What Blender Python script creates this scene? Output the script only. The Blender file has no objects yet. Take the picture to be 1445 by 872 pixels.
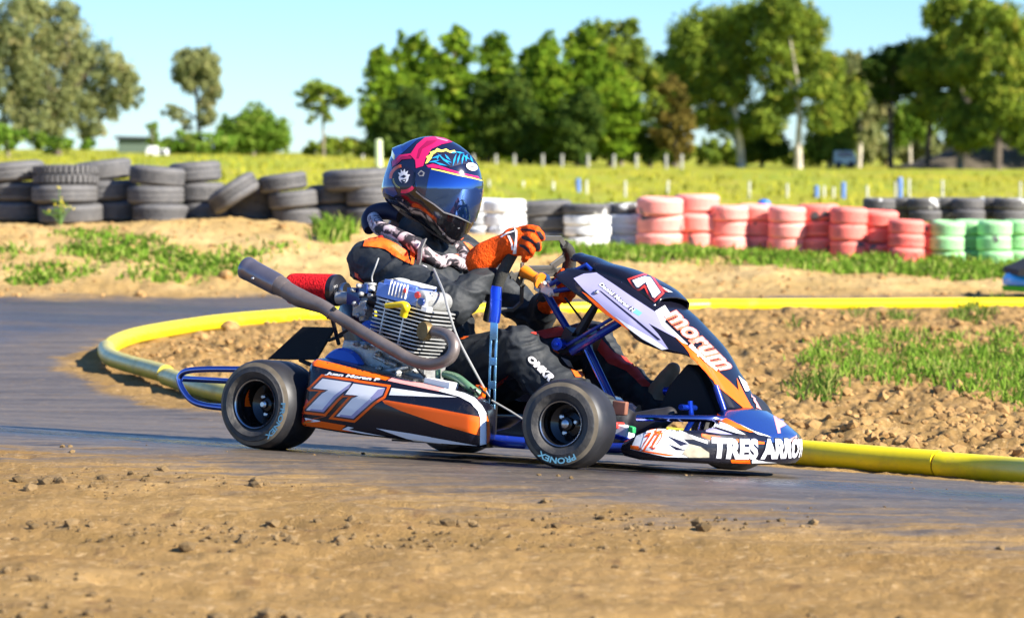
import bpy, bmesh, math, random
import numpy as np
from mathutils import Vector, Matrix, noise
from mathutils.bvhtree import BVHTree
PI=math.pi; R=math.radians
random.seed(7)
sc=bpy.context.scene; COL=sc.collection

# ------------------------------------------------------------------ camera model (real units, metres)
FPX=4014.; CZ=.933; PITCH=math.atan(221/FPX)
FW=Vector((0,math.cos(PITCH),-math.sin(PITCH))); RT=Vector((1,0,0)); UP=RT.cross(FW); CAM=Vector((0,0,CZ))
def ray(px,py): return FW+RT*((px-722.5)/FPX)+UP*((436-py)/FPX)
def at(px,py,Y):
    d=ray(px,py); return CAM+d*(Y/d.y)
# the kart stands on the banked clay: F forward, L to its left, U up
PSI=R(31); BE=R(5.8)
KF=Vector((math.cos(PSI),-math.sin(PSI),0)); KL=Vector((math.sin(PSI)*math.cos(BE),math.cos(PSI)*math.cos(BE),-math.sin(BE))); KU=KF.cross(KL)
KO=at(362,570,9.0)+KL*.66-KU*.14
def toloc(p): q=p-KO; return Vector((q.dot(KF),q.dot(KL),q.dot(KU)))
def dloc(d): return Vector((d.dot(KF),d.dot(KL),d.dot(KU)))
CAML=toloc(CAM)
def k(px,py,y):
    """kart-local point seen at a photo pixel, lying in the kart's lengthwise plane y"""
    d=ray(px,py); t=((KO-CAM).dot(KL)+y)/d.dot(KL); return toloc(CAM+d*t)
def kplane(px,py,p0,n):
    d=dloc(ray(px,py)); t=(p0-CAML).dot(n)/d.dot(n); return CAML+d*t
KMAT=Matrix(((KF.x,KL.x,KU.x,KO.x),(KF.y,KL.y,KU.y,KO.y),(KF.z,KL.z,KU.z,KO.z),(0,0,0,1)))

# ------------------------------------------------------------------ materials
MATS={}
def nd(nt,t,**kw):
    n=nt.nodes.new(t)
    for a,b in kw.items(): setattr(n,a,b)
    return n
def pm(name,col,rough=.5,metal=0,var=0.,vscale=20,bump=0.,bscale=60,coat=0.,dirt=0.,dcol=(.23,.15,.08),spec=.5,dscale=9,stretch=None,aniso=None,sheen=0):
    if name in MATS: return MATS[name]
    m=bpy.data.materials.new(name); m.use_nodes=True; nt=m.node_tree; b=nt.nodes['Principled BSDF']
    b.inputs['Base Color'].default_value=(*col,1); b.inputs['Roughness'].default_value=rough; b.inputs['Metallic'].default_value=metal
    b.inputs['Coat Weight'].default_value=coat; b.inputs['Coat Roughness'].default_value=.06; b.inputs['Specular IOR Level'].default_value=spec
    if sheen: b.inputs['Sheen Weight'].default_value=sheen
    tc=nd(nt,'ShaderNodeTexCoord'); src=tc.outputs['Object']
    if stretch:
        mp=nd(nt,'ShaderNodeMapping'); mp.inputs['Scale'].default_value=stretch; nt.links.new(src,mp.inputs['Vector']); src=mp.outputs['Vector']
    cur=None
    if var:
        n=nd(nt,'ShaderNodeTexNoise'); n.inputs['Scale'].default_value=vscale; n.inputs['Detail'].default_value=6
        nt.links.new(src,n.inputs['Vector'])
        r=nd(nt,'ShaderNodeMapRange'); r.inputs[1].default_value=.3; r.inputs[2].default_value=.7; r.inputs[3].default_value=1-var; r.inputs[4].default_value=1+var
        nt.links.new(n.outputs[0],r.inputs[0])
        h=nd(nt,'ShaderNodeHueSaturation'); h.inputs['Color'].default_value=(*col,1); nt.links.new(r.outputs[0],h.inputs['Value']); cur=h.outputs[0]
    if dirt:
        n=nd(nt,'ShaderNodeTexNoise'); n.inputs['Scale'].default_value=dscale; n.inputs['Detail'].default_value=9; n.inputs['Roughness'].default_value=.7
        nt.links.new(src,n.inputs['Vector'])
        r=nd(nt,'ShaderNodeMapRange'); r.inputs[1].default_value=.62-.3*dirt; r.inputs[2].default_value=.80-.2*dirt; r.inputs[3].default_value=0; r.inputs[4].default_value=min(1,.35+dirt*.6)
        nt.links.new(n.outputs[0],r.inputs[0])
        mx=nd(nt,'ShaderNodeMix',data_type='RGBA'); nt.links.new(r.outputs[0],mx.inputs[0])
        if cur: nt.links.new(cur,mx.inputs[6])
        else: mx.inputs[6].default_value=(*col,1)
        mx.inputs[7].default_value=(*dcol,1); cur=mx.outputs[2]
        rr=nd(nt,'ShaderNodeMapRange'); rr.inputs[3].default_value=rough; rr.inputs[4].default_value=.85
        nt.links.new(r.outputs[0],rr.inputs[0]); nt.links.new(rr.outputs[0],b.inputs['Roughness'])
        if coat:
            cc=nd(nt,'ShaderNodeMapRange'); cc.inputs[3].default_value=coat; cc.inputs[4].default_value=0
            nt.links.new(r.outputs[0],cc.inputs[0]); nt.links.new(cc.outputs[0],b.inputs['Coat Weight'])
    if cur: nt.links.new(cur,b.inputs['Base Color'])
    if bump:
        n=nd(nt,'ShaderNodeTexNoise'); n.inputs['Scale'].default_value=bscale; n.inputs['Detail'].default_value=6
        nt.links.new(src,n.inputs['Vector'])
        bp=nd(nt,'ShaderNodeBump'); bp.inputs['Strength'].default_value=bump; bp.inputs['Distance'].default_value=.01
        nt.links.new(n.outputs[0],bp.inputs['Height']); nt.links.new(bp.outputs[0],b.inputs['Normal'])
    MATS[name]=m; return m

# ------------------------------------------------------------------ mesh builder
class MB:
    def __init__(s): s.v=[]; s.f=[]; s.m=[]; s.mats=[]; s.cm=0
    def mat(s,m):
        if m not in s.mats: s.mats.append(m)
        s.cm=s.mats.index(m); return s
    def add(s,vs,fs):
        o=len(s.v); s.v+= [tuple(p) for p in vs]
        for f in fs: s.f.append([i+o for i in f]); s.m.append(s.cm)
        return s
    def loft(s,rings,caps=True,close=True):
        n=len(rings[0]); vs=[p for r in rings for p in r]; fs=[]
        for i in range(len(rings)-1):
            for j in range(n if close else n-1):
                a=i*n+j; b=i*n+(j+1)%n; fs.append((a,b,b+n,a+n))
        if caps and close: fs.append(tuple(range(n))[::-1]); fs.append(tuple(range((len(rings)-1)*n,len(rings)*n)))
        return s.add(vs,fs)
    def tube(s,pts,r,n=12,caps=True,sub=0):
        pts=[Vector(p) for p in pts]
        rs=list(r) if hasattr(r,'__len__') else [r]*len(pts)
        if sub: pts,rs=smooth_path(pts,rs,sub)
        rings=[]; prev=None
        for i,p in enumerate(pts):
            t=(pts[min(i+1,len(pts)-1)]-pts[max(i-1,0)]).normalized()
            if prev is None:
                u=t.orthogonal().normalized()
            else:
                u=(prev-t*prev.dot(t)).normalized()
            prev=u; w=t.cross(u)
            rings.append([p+(u*math.cos(a)+w*math.sin(a))*rs[i] for a in [2*PI*q/n for q in range(n)]])
        return s.loft(rings,caps)
    def lathe(s,prof,o,ax,n=40,closed=False,caps=True):
        """prof: list of (r, h) along axis ax from origin o"""
        o=Vector(o); ax=Vector(ax).normalized(); u=ax.orthogonal().normalized(); w=ax.cross(u)
        rings=[[o+ax*h+(u*math.cos(2*PI*q/n)+w*math.sin(2*PI*q/n))*r for q in range(n)] for r,h in prof]
        if closed: rings.append(rings[0])
        return s.loft(rings,caps=caps and not closed)
    def box(s,c,ex,ey,ez):
        c=Vector(c); ex=Vector(ex); ey=Vector(ey); ez=Vector(ez)
        v=[c+ex*a+ey*b+ez*d for a in(-.5,.5) for b in(-.5,.5) for d in(-.5,.5)]
        return s.add(v,[(0,1,3,2),(4,6,7,5),(0,4,5,1),(2,3,7,6),(0,2,6,4),(1,5,7,3)])
    def prism(s,poly,ext):
        ext=Vector(ext); n=len(poly); p=[Vector(q) for q in poly]
        vs=[q-ext*.5 for q in p]+[q+ext*.5 for q in p]
        return s.add(vs,[tuple(range(n))[::-1],tuple(range(n,2*n))]+[(i,(i+1)%n,n+(i+1)%n,n+i) for i in range(n)])
    def ball(s,c,r,n=12,m=8,sx=1,sy=1,sz=1):
        c=Vector(c); rings=[]
        for i in range(m+1):
            a=PI*i/m; rr=max(math.sin(a),1e-3)
            rings.append([c+Vector((math.cos(2*PI*q/n)*rr*sx,math.sin(2*PI*q/n)*rr*sy,-math.cos(a)*sz))*r for q in range(n)])
        return s.loft(rings)
    def build(s,name,mat=None,parent=None,smooth=35,bevel=0,fix=True):
        me=bpy.data.meshes.new(name); me.from_pydata(s.v,[],s.f)
        if mat is not None: s.mats=s.mats or [mat]
        for m in s.mats: me.materials.append(m)
        if len(s.mats)>1: me.polygons.foreach_set('material_index',s.m)
        if fix:
            b=bmesh.new(); b.from_mesh(me); bmesh.ops.recalc_face_normals(b,faces=b.faces); b.to_mesh(me); b.free()
        o=bpy.data.objects.new(name,me); COL.objects.link(o)
        if parent: o.parent=parent
        if bevel:
            bv=o.modifiers.new('bevel','BEVEL'); bv.width=bevel; bv.segments=2; bv.limit_method='ANGLE'; bv.angle_limit=R(40)
        if smooth:
            me.polygons.foreach_set('use_smooth',[True]*len(me.polygons)); me.set_sharp_from_angle(angle=R(smooth))
        return o
def smooth_path(pts,rs,sub):
    P=[];Q=[]; n=len(pts)
    for i in range(n-1):
        p0=pts[max(i-1,0)];p1=pts[i];p2=pts[i+1];p3=pts[min(i+2,n-1)]
        for j in range(sub):
            t=j/sub
            P.append(.5*((2*p1)+(p2-p0)*t+(2*p0-5*p1+4*p2-p3)*t*t+(3*p1-p0-3*p2+p3)*t**3)); Q.append(rs[i]*(1-t)+rs[i+1]*t)
    P.append(pts[-1]);Q.append(rs[-1]); return P,Q
def tag(o,label=None,cat=None,group=None,kind=None):
    if label: o['label']=label
    if cat: o['category']=cat
    if group: o['group']=group
    if kind: o['kind']=kind
    return o
def empty(name,loc=(0,0,0),rz=0):
    o=bpy.data.objects.new(name,None); COL.objects.link(o); o.location=loc; o.rotation_euler=(0,0,rz); o.empty_display_size=.1; return o
def bvh_of(o): 
    me=o.data; return BVHTree.FromPolygons([v.co.copy() for v in me.vertices],[tuple(p.vertices) for p in me.polygons])
def outset(poly,d):
    n=len(poly); A=sum(poly[i][0]*poly[(i+1)%n][1]-poly[(i+1)%n][0]*poly[i][1] for i in range(n)); s=1 if A>0 else -1; out=[]
    for i in range(n):
        p0=Vector(poly[i-1]);p1=Vector(poly[i]);p2=Vector(poly[(i+1)%n])
        a=(p1-p0).normalized();b=(p2-p1).normalized(); n1=Vector((a.y,-a.x))*s;n2=Vector((b.y,-b.x))*s
        m=(n1+n2); m=m/max(m.length_squared*.5,.35)
        out.append(tuple(p1+m*d))
    return out
def flat_mesh(poly,step):
    """triangulated + subdivided 2D polygon -> verts, faces"""
    b=bmesh.new(); b.faces.new([b.verts.new((x,y,0)) for x,y in poly]); b.normal_update(); bmesh.ops.triangulate(b,faces=b.faces[:])
    refine(b,step)
    b.verts.index_update(); vs=[v.co.xy for v in b.verts]; fs=[tuple(v.index for v in f.verts) for f in b.faces]; b.free(); return vs,fs
def refine(b,step):
    for _ in range(7):
        es=[e for e in b.edges if e.calc_length()>step]
        if not es: break
        bmesh.ops.subdivide_edges(b,edges=es,cuts=1); bmesh.ops.triangulate(b,faces=[f for f in b.faces if len(f.verts)>3])
def text_mesh(s,step,bold=.0,extra=0.,shear=0.):
    """text outline as unit-box 2D mesh: verts normalised to u 0..1, v 0..1"""
    c=bpy.data.curves.new('lettering','FONT'); c.body=s; c.size=1; c.offset=bold+extra; c.shear=shear; c.resolution_u=3
    o=bpy.data.objects.new('lettering',c); COL.objects.link(o); dg=bpy.context.evaluated_depsgraph_get()
    me=bpy.data.meshes.new_from_object(o.evaluated_get(dg)); bpy.data.objects.remove(o); bpy.data.curves.remove(c)
    b=bmesh.new(); b.from_mesh(me); bpy.data.meshes.remove(me); bmesh.ops.triangulate(b,faces=b.faces[:])
    return b
def text_uv(s,step=.25,bold=.02,extra=0.,shear=0.):
    b0=text_mesh(s,step,bold,0,shear); xs=[v.co.x for v in b0.verts]; ys=[v.co.y for v in b0.verts]; bx=(min(xs),max(xs),min(ys),max(ys)); b0.free()
    b=text_mesh(s,step,bold,extra,shear); refine(b,step); b.verts.index_update()
    vs=[((v.co.x-bx[0])/(bx[1]-bx[0]),(v.co.y-bx[2])/(bx[3]-bx[2])) for v in b.verts]; fs=[tuple(v.index for v in f.verts) for f in b.faces]; b.free(); return vs,fs
def quadmap(q):
    """q: top-left, top-right, bottom-right, bottom-left in photo pixels"""
    tl,tr,br,bl=[Vector(p) for p in q]
    return lambda u,v: tuple((bl*(1-u)+br*u)*(1-v)+(tl*(1-u)+tr*u)*v)
class Decal:
    """thin film of paint lying on the surface of a part"""
    def __init__(s,target,bvh=None): s.mb=MB(); s.b=bvh or bvh_of(target); s.last=None
    def hit(s,px,py,off):
        d=dloc(ray(px,py)).normalized(); h,n,i,t=s.b.ray_cast(CAML,d)
        if h is None:
            p=CAML+d*(s.last or 9.3); h,n,i,t=s.b.find_nearest(p)
        else: s.last=t
        if n.dot(d)>0: n=-n
        return h+n*off
    def pts(s,vs,fs,mat,off):
        s.mb.mat(mat); s.mb.add([s.hit(x,y,off) for x,y in vs],fs); return s
    def poly(s,poly,mat,off=.0015,step=5):
        vs,fs=flat_mesh(poly,step); return s.pts(vs,fs,mat,off)
    def text(s,t,quad,mat,off=.002,bold=.02,extra=0.,shear=0.):
        vs,fs=text_uv(t,.3,bold,extra,shear); m=quadmap(quad); return s.pts([m(u,v) for u,v in vs],fs,mat,off)
    def build(s,name,parent,mirror=None):
        o=s.mb.build(name,None,parent,smooth=60,fix=False); me=o.data
        # turn every face outwards, towards the side it is painted on
        b=bmesh.new(); b.from_mesh(me)
        fl=[f for f in b.faces if f.normal.dot(CAML-f.calc_center_median())<0]
        bmesh.ops.reverse_faces(b,faces=fl); b.to_mesh(me); b.free()
        return o
def crop(x0,y0,s):  # coordinates read in an enlarged crop -> photo pixels
    return lambda *pts:[(x0+a/s,y0+b/s) for a,b in pts]
# ------------------------------------------------------------------ terrain
def vnoise(x,y,seed=0):
    xi=np.floor(x); yi=np.floor(y); xf=x-xi; yf=y-yi; xi=xi.astype(np.int64); yi=yi.astype(np.int64)
    def h(a,b):
        n=(a*374761393+b*668265263+seed*974634777)&0xffffffff; n=((n^(n>>13))*1274126177)&0xffffffff; return ((n^(n>>16))&0xffff)/65535.
    u=xf*xf*(3-2*xf); v=yf*yf*(3-2*yf)
    return (h(xi,yi)*(1-u)+h(xi+1,yi)*u)*(1-v)+(h(xi,yi+1)*(1-u)+h(xi+1,yi+1)*u)*v
def fbm(x,y,o=4,seed=0,g=.5):
    a=1.;t=0;s=0
    for i in range(o):
        t=t+vnoise(x*2**i+17.3*i,y*2**i-9.1*i,seed+i)*a; s+=a; a*=g
    return t/s
def sstep(a,b,x): t=np.clip((x-a)/(b-a),0,1); return t*t*(3-2*t)
ZBX=np.array([-60,-14,-4.85,-2.17,-1.16,-.28,.52,1.2,2.74,4.06,4.9,14,60]); ZBZ=np.array([.6,.32,.29,.285,.23,.15,.06,.02,-.03,-.09,-.13,-.2,-.4])
SX,SY=math.sin(PSI),math.cos(PSI)
def zbase(X,Y):
    X=np.asarray(X,float); Y=np.asarray(Y,float)
    s=(X-KO.x)*SX+(Y-KO.y)*SY
    sc_=1.45-np.log1p(np.exp((1.45-s)*5))/5; sc_=-.95+np.log1p(np.exp((sc_+.95)*5))/5
    z=KO.z-.1016*sc_
    zb=np.interp(X*27/np.maximum(Y,20),ZBX,ZBZ)
    z=z+(zb-z)*sstep(21.8,26.3,Y)
    far=np.interp(X/np.maximum(Y,25),[-.4,-.18,-.11,-.04,.02,.1,.18,.4],[1.2,1.0,.95,.4,-.1,-.3,-.35,-.4])
    w=np.clip((Y-28)/172,0,3)
    z=np.where(Y>28,zb+(far-zb)*np.minimum(w,1.25)+ .004*np.maximum(Y-240,0)*0,z)
    return z
def gz(x,y): return float(zbase(x,y))
def ghit(px,py,y0=5.,y1=400.):
    d=ray(px,py); lo=None; Y=y0
    while Y<y1:
        p=CAM+d*(Y/d.y)
        if p.z<gz(p.x,Y): break
        Y*=1.01
    a,b=Y/1.01,Y
    for _ in range(25):
        m=(a+b)/2; p=CAM+d*(m/d.y)
        if p.z<gz(p.x,m): b=m
        else: a=m
    return CAM+d*(b/d.y)
# centre line of the yellow pipe kerb on the ground (photo pixels of its foot)
PIPE_PX=[(1900,728),(1700,708),(1445,681),(1325,670),(1130,654),(900,629),(650,601),(480,585),(320,571),(235,546),(160,523),(150,509),(163,496),(205,482),(280,469),(350,460),(430,453),(560,447),(830,442),(1000,438),(1445,436),(1900,436)]
PIPE=[ghit(*p) for p in PIPE_PX]
PXY=np.array([(p.x,p.y) for p in PIPE])
def inpoly(X,Y,P):
    c=np.zeros(X.shape,bool); n=len(P)
    for i in range(n):
        x1,y1=P[i];x2,y2=P[(i+1)%n]
        m=((y1>Y)!=(y2>Y)); xx=(x2-x1)*(Y-y1)/(y2-y1+1e-12)+x1
        c^=m&(X<xx)
    return c
def dpoly(X,Y,P):
    d=np.full(X.shape,1e9)
    for i in range(len(P)-1):
        a=P[i];b=P[i+1];ab=b-a; t=np.clip(((X-a[0])*ab[0]+(Y-a[1])*ab[1])/(ab@ab),0,1)
        d=np.minimum(d,np.hypot(X-a[0]-t*ab[0],Y-a[1]-t*ab[1]))
    return d
def surf(X,Y,detail=True):
    """height, wet clay share, gloss, field share"""
    z=zbase(X,Y); s=(X-KO.x)*SX+(Y-KO.y)*SY; l=(X-KO.x)*SY-(Y-KO.y)*SX
    ins=inpoly(X,Y,PXY); dp=dpoly(X,Y,PXY); sd=np.where(ins,-dp,dp)     # outside the pipes positive
    n1=fbm(l*.5,s*2.2,4,3); n2=fbm(X*2,Y*2,4,9)
    near=sstep(-2.7,-.75,s+(n1-.5)*1.1)
    lay=np.interp(Y,[0,19,21.5,60],[1,1,1,0])
    wet=near*sstep(.10,.42,sd+(n2-.5)*.3)*(1-sstep(21.9,22.7,Y+(n2-.5)*.8))
    field=sstep(27.5,29.5,Y)
    # polished groove where the karts run: passes under the kart and round the hairpin
    g1=np.exp(-((s+.40+.06*np.sin(l*.6))/.36)**2)*sstep(.25,.5,fbm(l*.35,s*20,3,21)+.18)
    g1=g1*np.where(l<.4,1,.75)
    far=sstep(13.5,16,Y)*sstep(.6,1.2,sd)*(.35+.65*sstep(.4,.65,fbm(l*.25,s*3,3,31)))
    gl=np.clip(np.maximum(g1,far*.6),0,1)*wet
    if detail:
        rough=(1-wet)*(1-field)
        bank=sstep(21.8,23,Y)
        inf=np.where(ins,1.,0.)*sstep(.0,.5,-sd)
        fine=fbm(X*22,Y*22,3,5)-.5; mid=fbm(X*5,Y*5,4,6)-.5
        z=z+rough*(inf*(mid*.11+fine*.05+.02)+(1-inf)*(1-bank)*(mid*.03+fine*.012+ (fbm(l*.8,s*9,3,8)-.5)*.05)+bank*(mid*.07+fine*.02+(fbm(X*1.3,Y*1.3,3,4)-.5)*.12))
        z=z+wet*((fbm(l*1.5,s*14,3,11)-.5)*.012+fine*.004)*np.where(gl>.3,.6,1)
        z=z+field*np.clip((Y-30)/20,0,1)*(fbm(X*.8,Y*.3,3,14)-.5)*.25
    return z,wet,gl,field
def soil_mat():
    m=bpy.data.materials.new('soil'); m.use_nodes=True; nt=m.node_tree; b=nt.nodes['Principled BSDF']; Lk=nt.links.new
    geo=nd(nt,'ShaderNodeNewGeometry'); pos=geo.outputs['Position']
    def at_(n): a=nd(nt,'ShaderNodeAttribute'); a.attribute_name=n; return a.outputs['Fac']
    def noise_(sc,det=6,ro=.6,vec=None):
        n=nd(nt,'ShaderNodeTexNoise'); n.inputs['Scale'].default_value=sc; n.inputs['Detail'].default_value=det; n.inputs['Roughness'].default_value=ro; Lk(vec or pos,n.inputs['Vector']); return n.outputs[0]
    def mr(x,a,c,lo=0.,hi=1.): r=nd(nt,'ShaderNodeMapRange'); Lk(x,r.inputs[0]); r.inputs[1].default_value=a; r.inputs[2].default_value=c; r.inputs[3].default_value=lo; r.inputs[4].default_value=hi; return r.outputs[0]
    def mix(f,a,c):
        x=nd(nt,'ShaderNodeMix',data_type='RGBA')
        if hasattr(f,'links'): Lk(f,x.inputs[0])
        else: x.inputs[0].default_value=f
        for q,i in((a,6),(c,7)):
            if hasattr(q,'links'): Lk(q,x.inputs[i])
            else: x.inputs[i].default_value=(*q,1)
        return x.outputs[2]
    def math_(op,a,c):
        x=nd(nt,'ShaderNodeMath',operation=op)
        for q,i in((a,0),(c,1)):
            if hasattr(q,'links'): Lk(q,x.inputs[i])
            else: x.inputs[i].default_value=q
        return x.outputs[0]
    mp=nd(nt,'ShaderNodeMapping'); mp.inputs['Rotation'].default_value=(0,0,PSI); mp.inputs['Scale'].default_value=(.6,7,4); Lk(pos,mp.inputs['Vector']); along=mp.outputs[0]
    dry=mix(mr(noise_(1.7),.35,.65),(.27,.158,.055),(.41,.255,.098)); dry=mix(mr(noise_(.8,6,.65,along),.42,.62),dry,(.28,.17,.06)); dry=mix(at_('bank_sun'),dry,mix(mr(noise_(1.1),.35,.65),(.42,.272,.095),(.56,.385,.165)))  # bank soil painted lighter for the way it faces the sun
    dry=mix(mr(noise_(38,4),.56,.78),dry,(.56,.38,.19))
    dry=mix(mr(noise_(11,5),.60,.72),dry,(.20,.115,.05))
    damp=mix(mr(noise_(1.,5,.65,along),.35,.65),(.085,.068,.052),(.165,.130,.094))
    damp=mix(mr(noise_(25,4),.60,.75),damp,(.25,.18,.11)); damp=mix(mr(noise_(110,3),.60,.72),damp,(.30,.23,.15)); damp=mix(mr(noise_(3.2,6,.7,along),.56,.70),damp,(.05,.043,.038))
    damp=mix(at_('gloss'),damp,(.022,.022,.026))
    wet=at_('wet'); wn=math_('ADD',wet,math_('ADD',mr(noise_(6,6),.3,.7,-.16,.16),mr(noise_(1.5,7,.7,along),.3,.7,-.42,.30))); wf=math_('MULTIPLY',mr(wn,.25,.75),mr(wet,0.,.1))
    col=mix(wf,dry,damp)
    mp2=nd(nt,'ShaderNodeMapping'); mp2.inputs['Scale'].default_value=(1,.22,1); Lk(pos,mp2.inputs['Vector'])
    fld=mix(mr(noise_(.12,5,.6,mp2.outputs[0]),.38,.62),(.36,.33,.03),(.25,.30,.03))
    fld=mix(mr(noise_(1.6,5,.7,mp2.outputs[0]),.5,.72),fld,(.36,.29,.07))
    col=mix(at_('field'),col,fld)
    Lk(col,b.inputs['Base Color'])
    ro=mr(math_('ADD',math_('MULTIPLY',wf,.62),math_('MULTIPLY',at_('gloss'),.5)),0.,1.1,.95,.17)
    Lk(ro,b.inputs['Roughness']); 
    sp=mr(math_('ADD',math_('MULTIPLY',wf,.30),math_('ADD',at_('gloss'),at_('field'))),0.,1.,.08,.5); Lk(math_('MULTIPLY',sp,mr(at_('field'),0.,1.,1.,.1)),b.inputs['Specular IOR Level'])
    bp=nd(nt,'ShaderNodeBump'); bp.inputs['Distance'].default_value=.012
    Lk(noise_(70,8,.7),bp.inputs['Height']); Lk(mr(wf,0,1,.8,.22),bp.inputs['Strength'])
    bp2=nd(nt,'ShaderNodeBump'); bp2.inputs['Distance'].default_value=.045; bp2.inputs['Strength'].default_value=.25
    Lk(noise_(2.4,5,.6,along),bp2.inputs['Height']); Lk(mr(at_('gloss'),0,.7,.12,1.),bp2.inputs['Strength']); Lk(bp.outputs[0],bp2.inputs['Normal']); Lk(bp2.outputs[0],b.inputs['Normal'])
    return m
def build_ground():
    rows=[-12,-6,-2,0,1.5,2.6,3.3,3.8]; y=4.1
    while y<29.5: rows.append(y); y*=1.0031
    while y<300: rows.append(y); y*=1.025
    while y<6000: rows.append(y); y*=1.35
    rows=np.array(rows)
    u=np.linspace(-.205,.205,700); du=u[1]-u[0]; ext=[]; q=.205
    st=du
    while q<4: st*=1.22; q+=st; ext.append(q)
    ext=np.array(ext); u=np.concatenate([-ext[::-1],u,ext])
    nx,ny=len(u),len(rows)
    Yg=np.repeat(rows[:,None],nx,1); Xg=u[None,:]*np.maximum(Yg,4.1)
    z,wet,gl,fld=surf(Xg,Yg)
    co=np.stack([Xg,Yg,z],-1).reshape(-1,3)
    i=np.arange(ny-1)[:,None]*nx+np.arange(nx-1)[None,:]; F=np.stack([i,i+1,i+1+nx,i+nx],-1)
    cw=wet[:-1,:-1]; cf=fld[:-1,:-1]
    cat=np.where(cf>.5,2,np.where(cw>.5,1,0))
    mat=soil_mat()
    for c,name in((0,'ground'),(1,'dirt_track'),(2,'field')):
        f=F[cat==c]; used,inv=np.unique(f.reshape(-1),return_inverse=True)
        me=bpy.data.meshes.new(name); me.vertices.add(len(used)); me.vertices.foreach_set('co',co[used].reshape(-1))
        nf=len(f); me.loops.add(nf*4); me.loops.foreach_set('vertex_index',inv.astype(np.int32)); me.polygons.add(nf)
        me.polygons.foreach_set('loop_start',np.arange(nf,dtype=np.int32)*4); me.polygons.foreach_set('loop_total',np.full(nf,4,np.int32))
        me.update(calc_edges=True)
        for an,av in(('wet',wet),('gloss',gl),('field',fld),('bank_sun',sstep(21.6,23.6,Yg))):
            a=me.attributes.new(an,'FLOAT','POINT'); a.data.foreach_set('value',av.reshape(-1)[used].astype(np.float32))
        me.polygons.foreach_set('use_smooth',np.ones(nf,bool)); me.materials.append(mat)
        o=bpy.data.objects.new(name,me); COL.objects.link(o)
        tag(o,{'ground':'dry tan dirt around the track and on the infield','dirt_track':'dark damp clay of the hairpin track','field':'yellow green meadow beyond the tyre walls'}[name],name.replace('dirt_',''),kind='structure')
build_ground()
def zs(x,y): return float(surf(np.array([x]),np.array([y]))[0][0])

# ------------------------------------------------------------------ soil lumps and stones
def rock_mesh(c,r,rng,mb):
    b=bmesh.new(); bmesh.ops.create_icosphere(b,subdivisions=1,radius=1); sq=rng.uniform(.55,.9); se=rng.random()*100
    rot=Matrix.Rotation(rng.random()*6.28,3,'Z')
    vs=[]
    for v in b.verts:
        p=v.co.copy(); p*=1+.55*noise.noise(p*1.1+Vector((se,se,0))) ; p=rot@Vector((p.x*rng.uniform(.9,1.1),p.y,p.z*sq)); vs.append(c+p*r)
    b.verts.index_update(); mb.add(vs,[tuple(v.index for v in f.verts) for f in b.faces]); b.free()
SOIL_CLOD=pm('clod_soil',(.33,.195,.075),.95,var=.35,vscale=9,bump=.6,bscale=45,spec=.15)
rng=random.Random(3)
def scatter(n,xy,keep):
    pts=np.array([xy() for _ in range(n)]); z,w,g,f=surf(pts[:,0],pts[:,1]); return [(Vector((p[0],p[1],zz)),ww) for p,zz,ww in zip(pts,z,w)]
def clods():
    mb=MB(); P=[(1.05,10.3)]
    def xy():
        y=10.4*(20/10.4)**rng.random(); return (rng.uniform(-.19,.21)*y,y)
    pts=[xy() for _ in range(10500)]; A=np.array(pts); ins=inpoly(A[:,0],A[:,1],PXY); d=dpoly(A[:,0],A[:,1],PXY)
    dens=fbm(A[:,0]*.9,A[:,1]*.9,3,77)
    z,w,g,f=surf(A[:,0],A[:,1])
    for i,(x,y) in enumerate(pts):
        if not ins[i] or d[i]<.10: continue
        if rng.random()>.25+1.2*(dens[i]-.25): continue
        r=.0085*math.exp(abs(rng.gauss(0,.72))); r=min(r,.036)
        if d[i]<.5: r=min(r,.022)
        rock_mesh(Vector((x,y,z[i]+r*.25)),r,rng,mb)
    o=mb.build('soil_clods',SOIL_CLOD,smooth=0); tag(o,'crumbled tan soil clods strewn over the infield','clods',kind='stuff')
    mb=MB()
    pts=[]
    for _ in range(5000):
        y=4.6*(9.2/4.6)**rng.random(); pts.append((rng.uniform(-.2,.2)*y,y))
    A=np.array(pts); z,w,g,f=surf(A[:,0],A[:,1]); dn=fbm(A[:,0]*1.6,A[:,1]*3.5,3,61)
    for i,(x,y) in enumerate(pts):
        if (w[i]>.5 and rng.random()>.10) or dn[i]<.5+.1*rng.random(): continue
        r=min(.003*math.exp(abs(rng.gauss(0,.85))),.022)
        if w[i]>.5: r*=.7
        rock_mesh(Vector((x,y,z[i]+r*.2)),r,rng,mb)
    for _ in range(1500):
        pass
    o=mb.build('loose_crumbs',pm('crumb_soil',(.17,.112,.052),.95,var=.5,vscale=4,bump=.6,bscale=60,spec=.15),smooth=0); tag(o,'loose crumbs of dirt scattered over the foreground shoulder','crumbs',kind='stuff')
    mb=MB(); pts=[]
    for _ in range(500):
        y=rng.uniform(22.3,26.3); pts.append((rng.uniform(-.2,.2)*y,y))
    A=np.array(pts); z,w,g,f=surf(A[:,0],A[:,1])
    for i,(x,y) in enumerate(pts):
        r=min(.011*math.exp(abs(rng.gauss(0,.6))),.09); rock_mesh(Vector((x,y,z[i]+r*.2)),r,rng,mb)
    o=mb.build('bank_stones',SOIL_CLOD,smooth=0); tag(o,'stones and soil lumps on the bank below the tyre walls','stones',kind='stuff')
clods()
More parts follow.
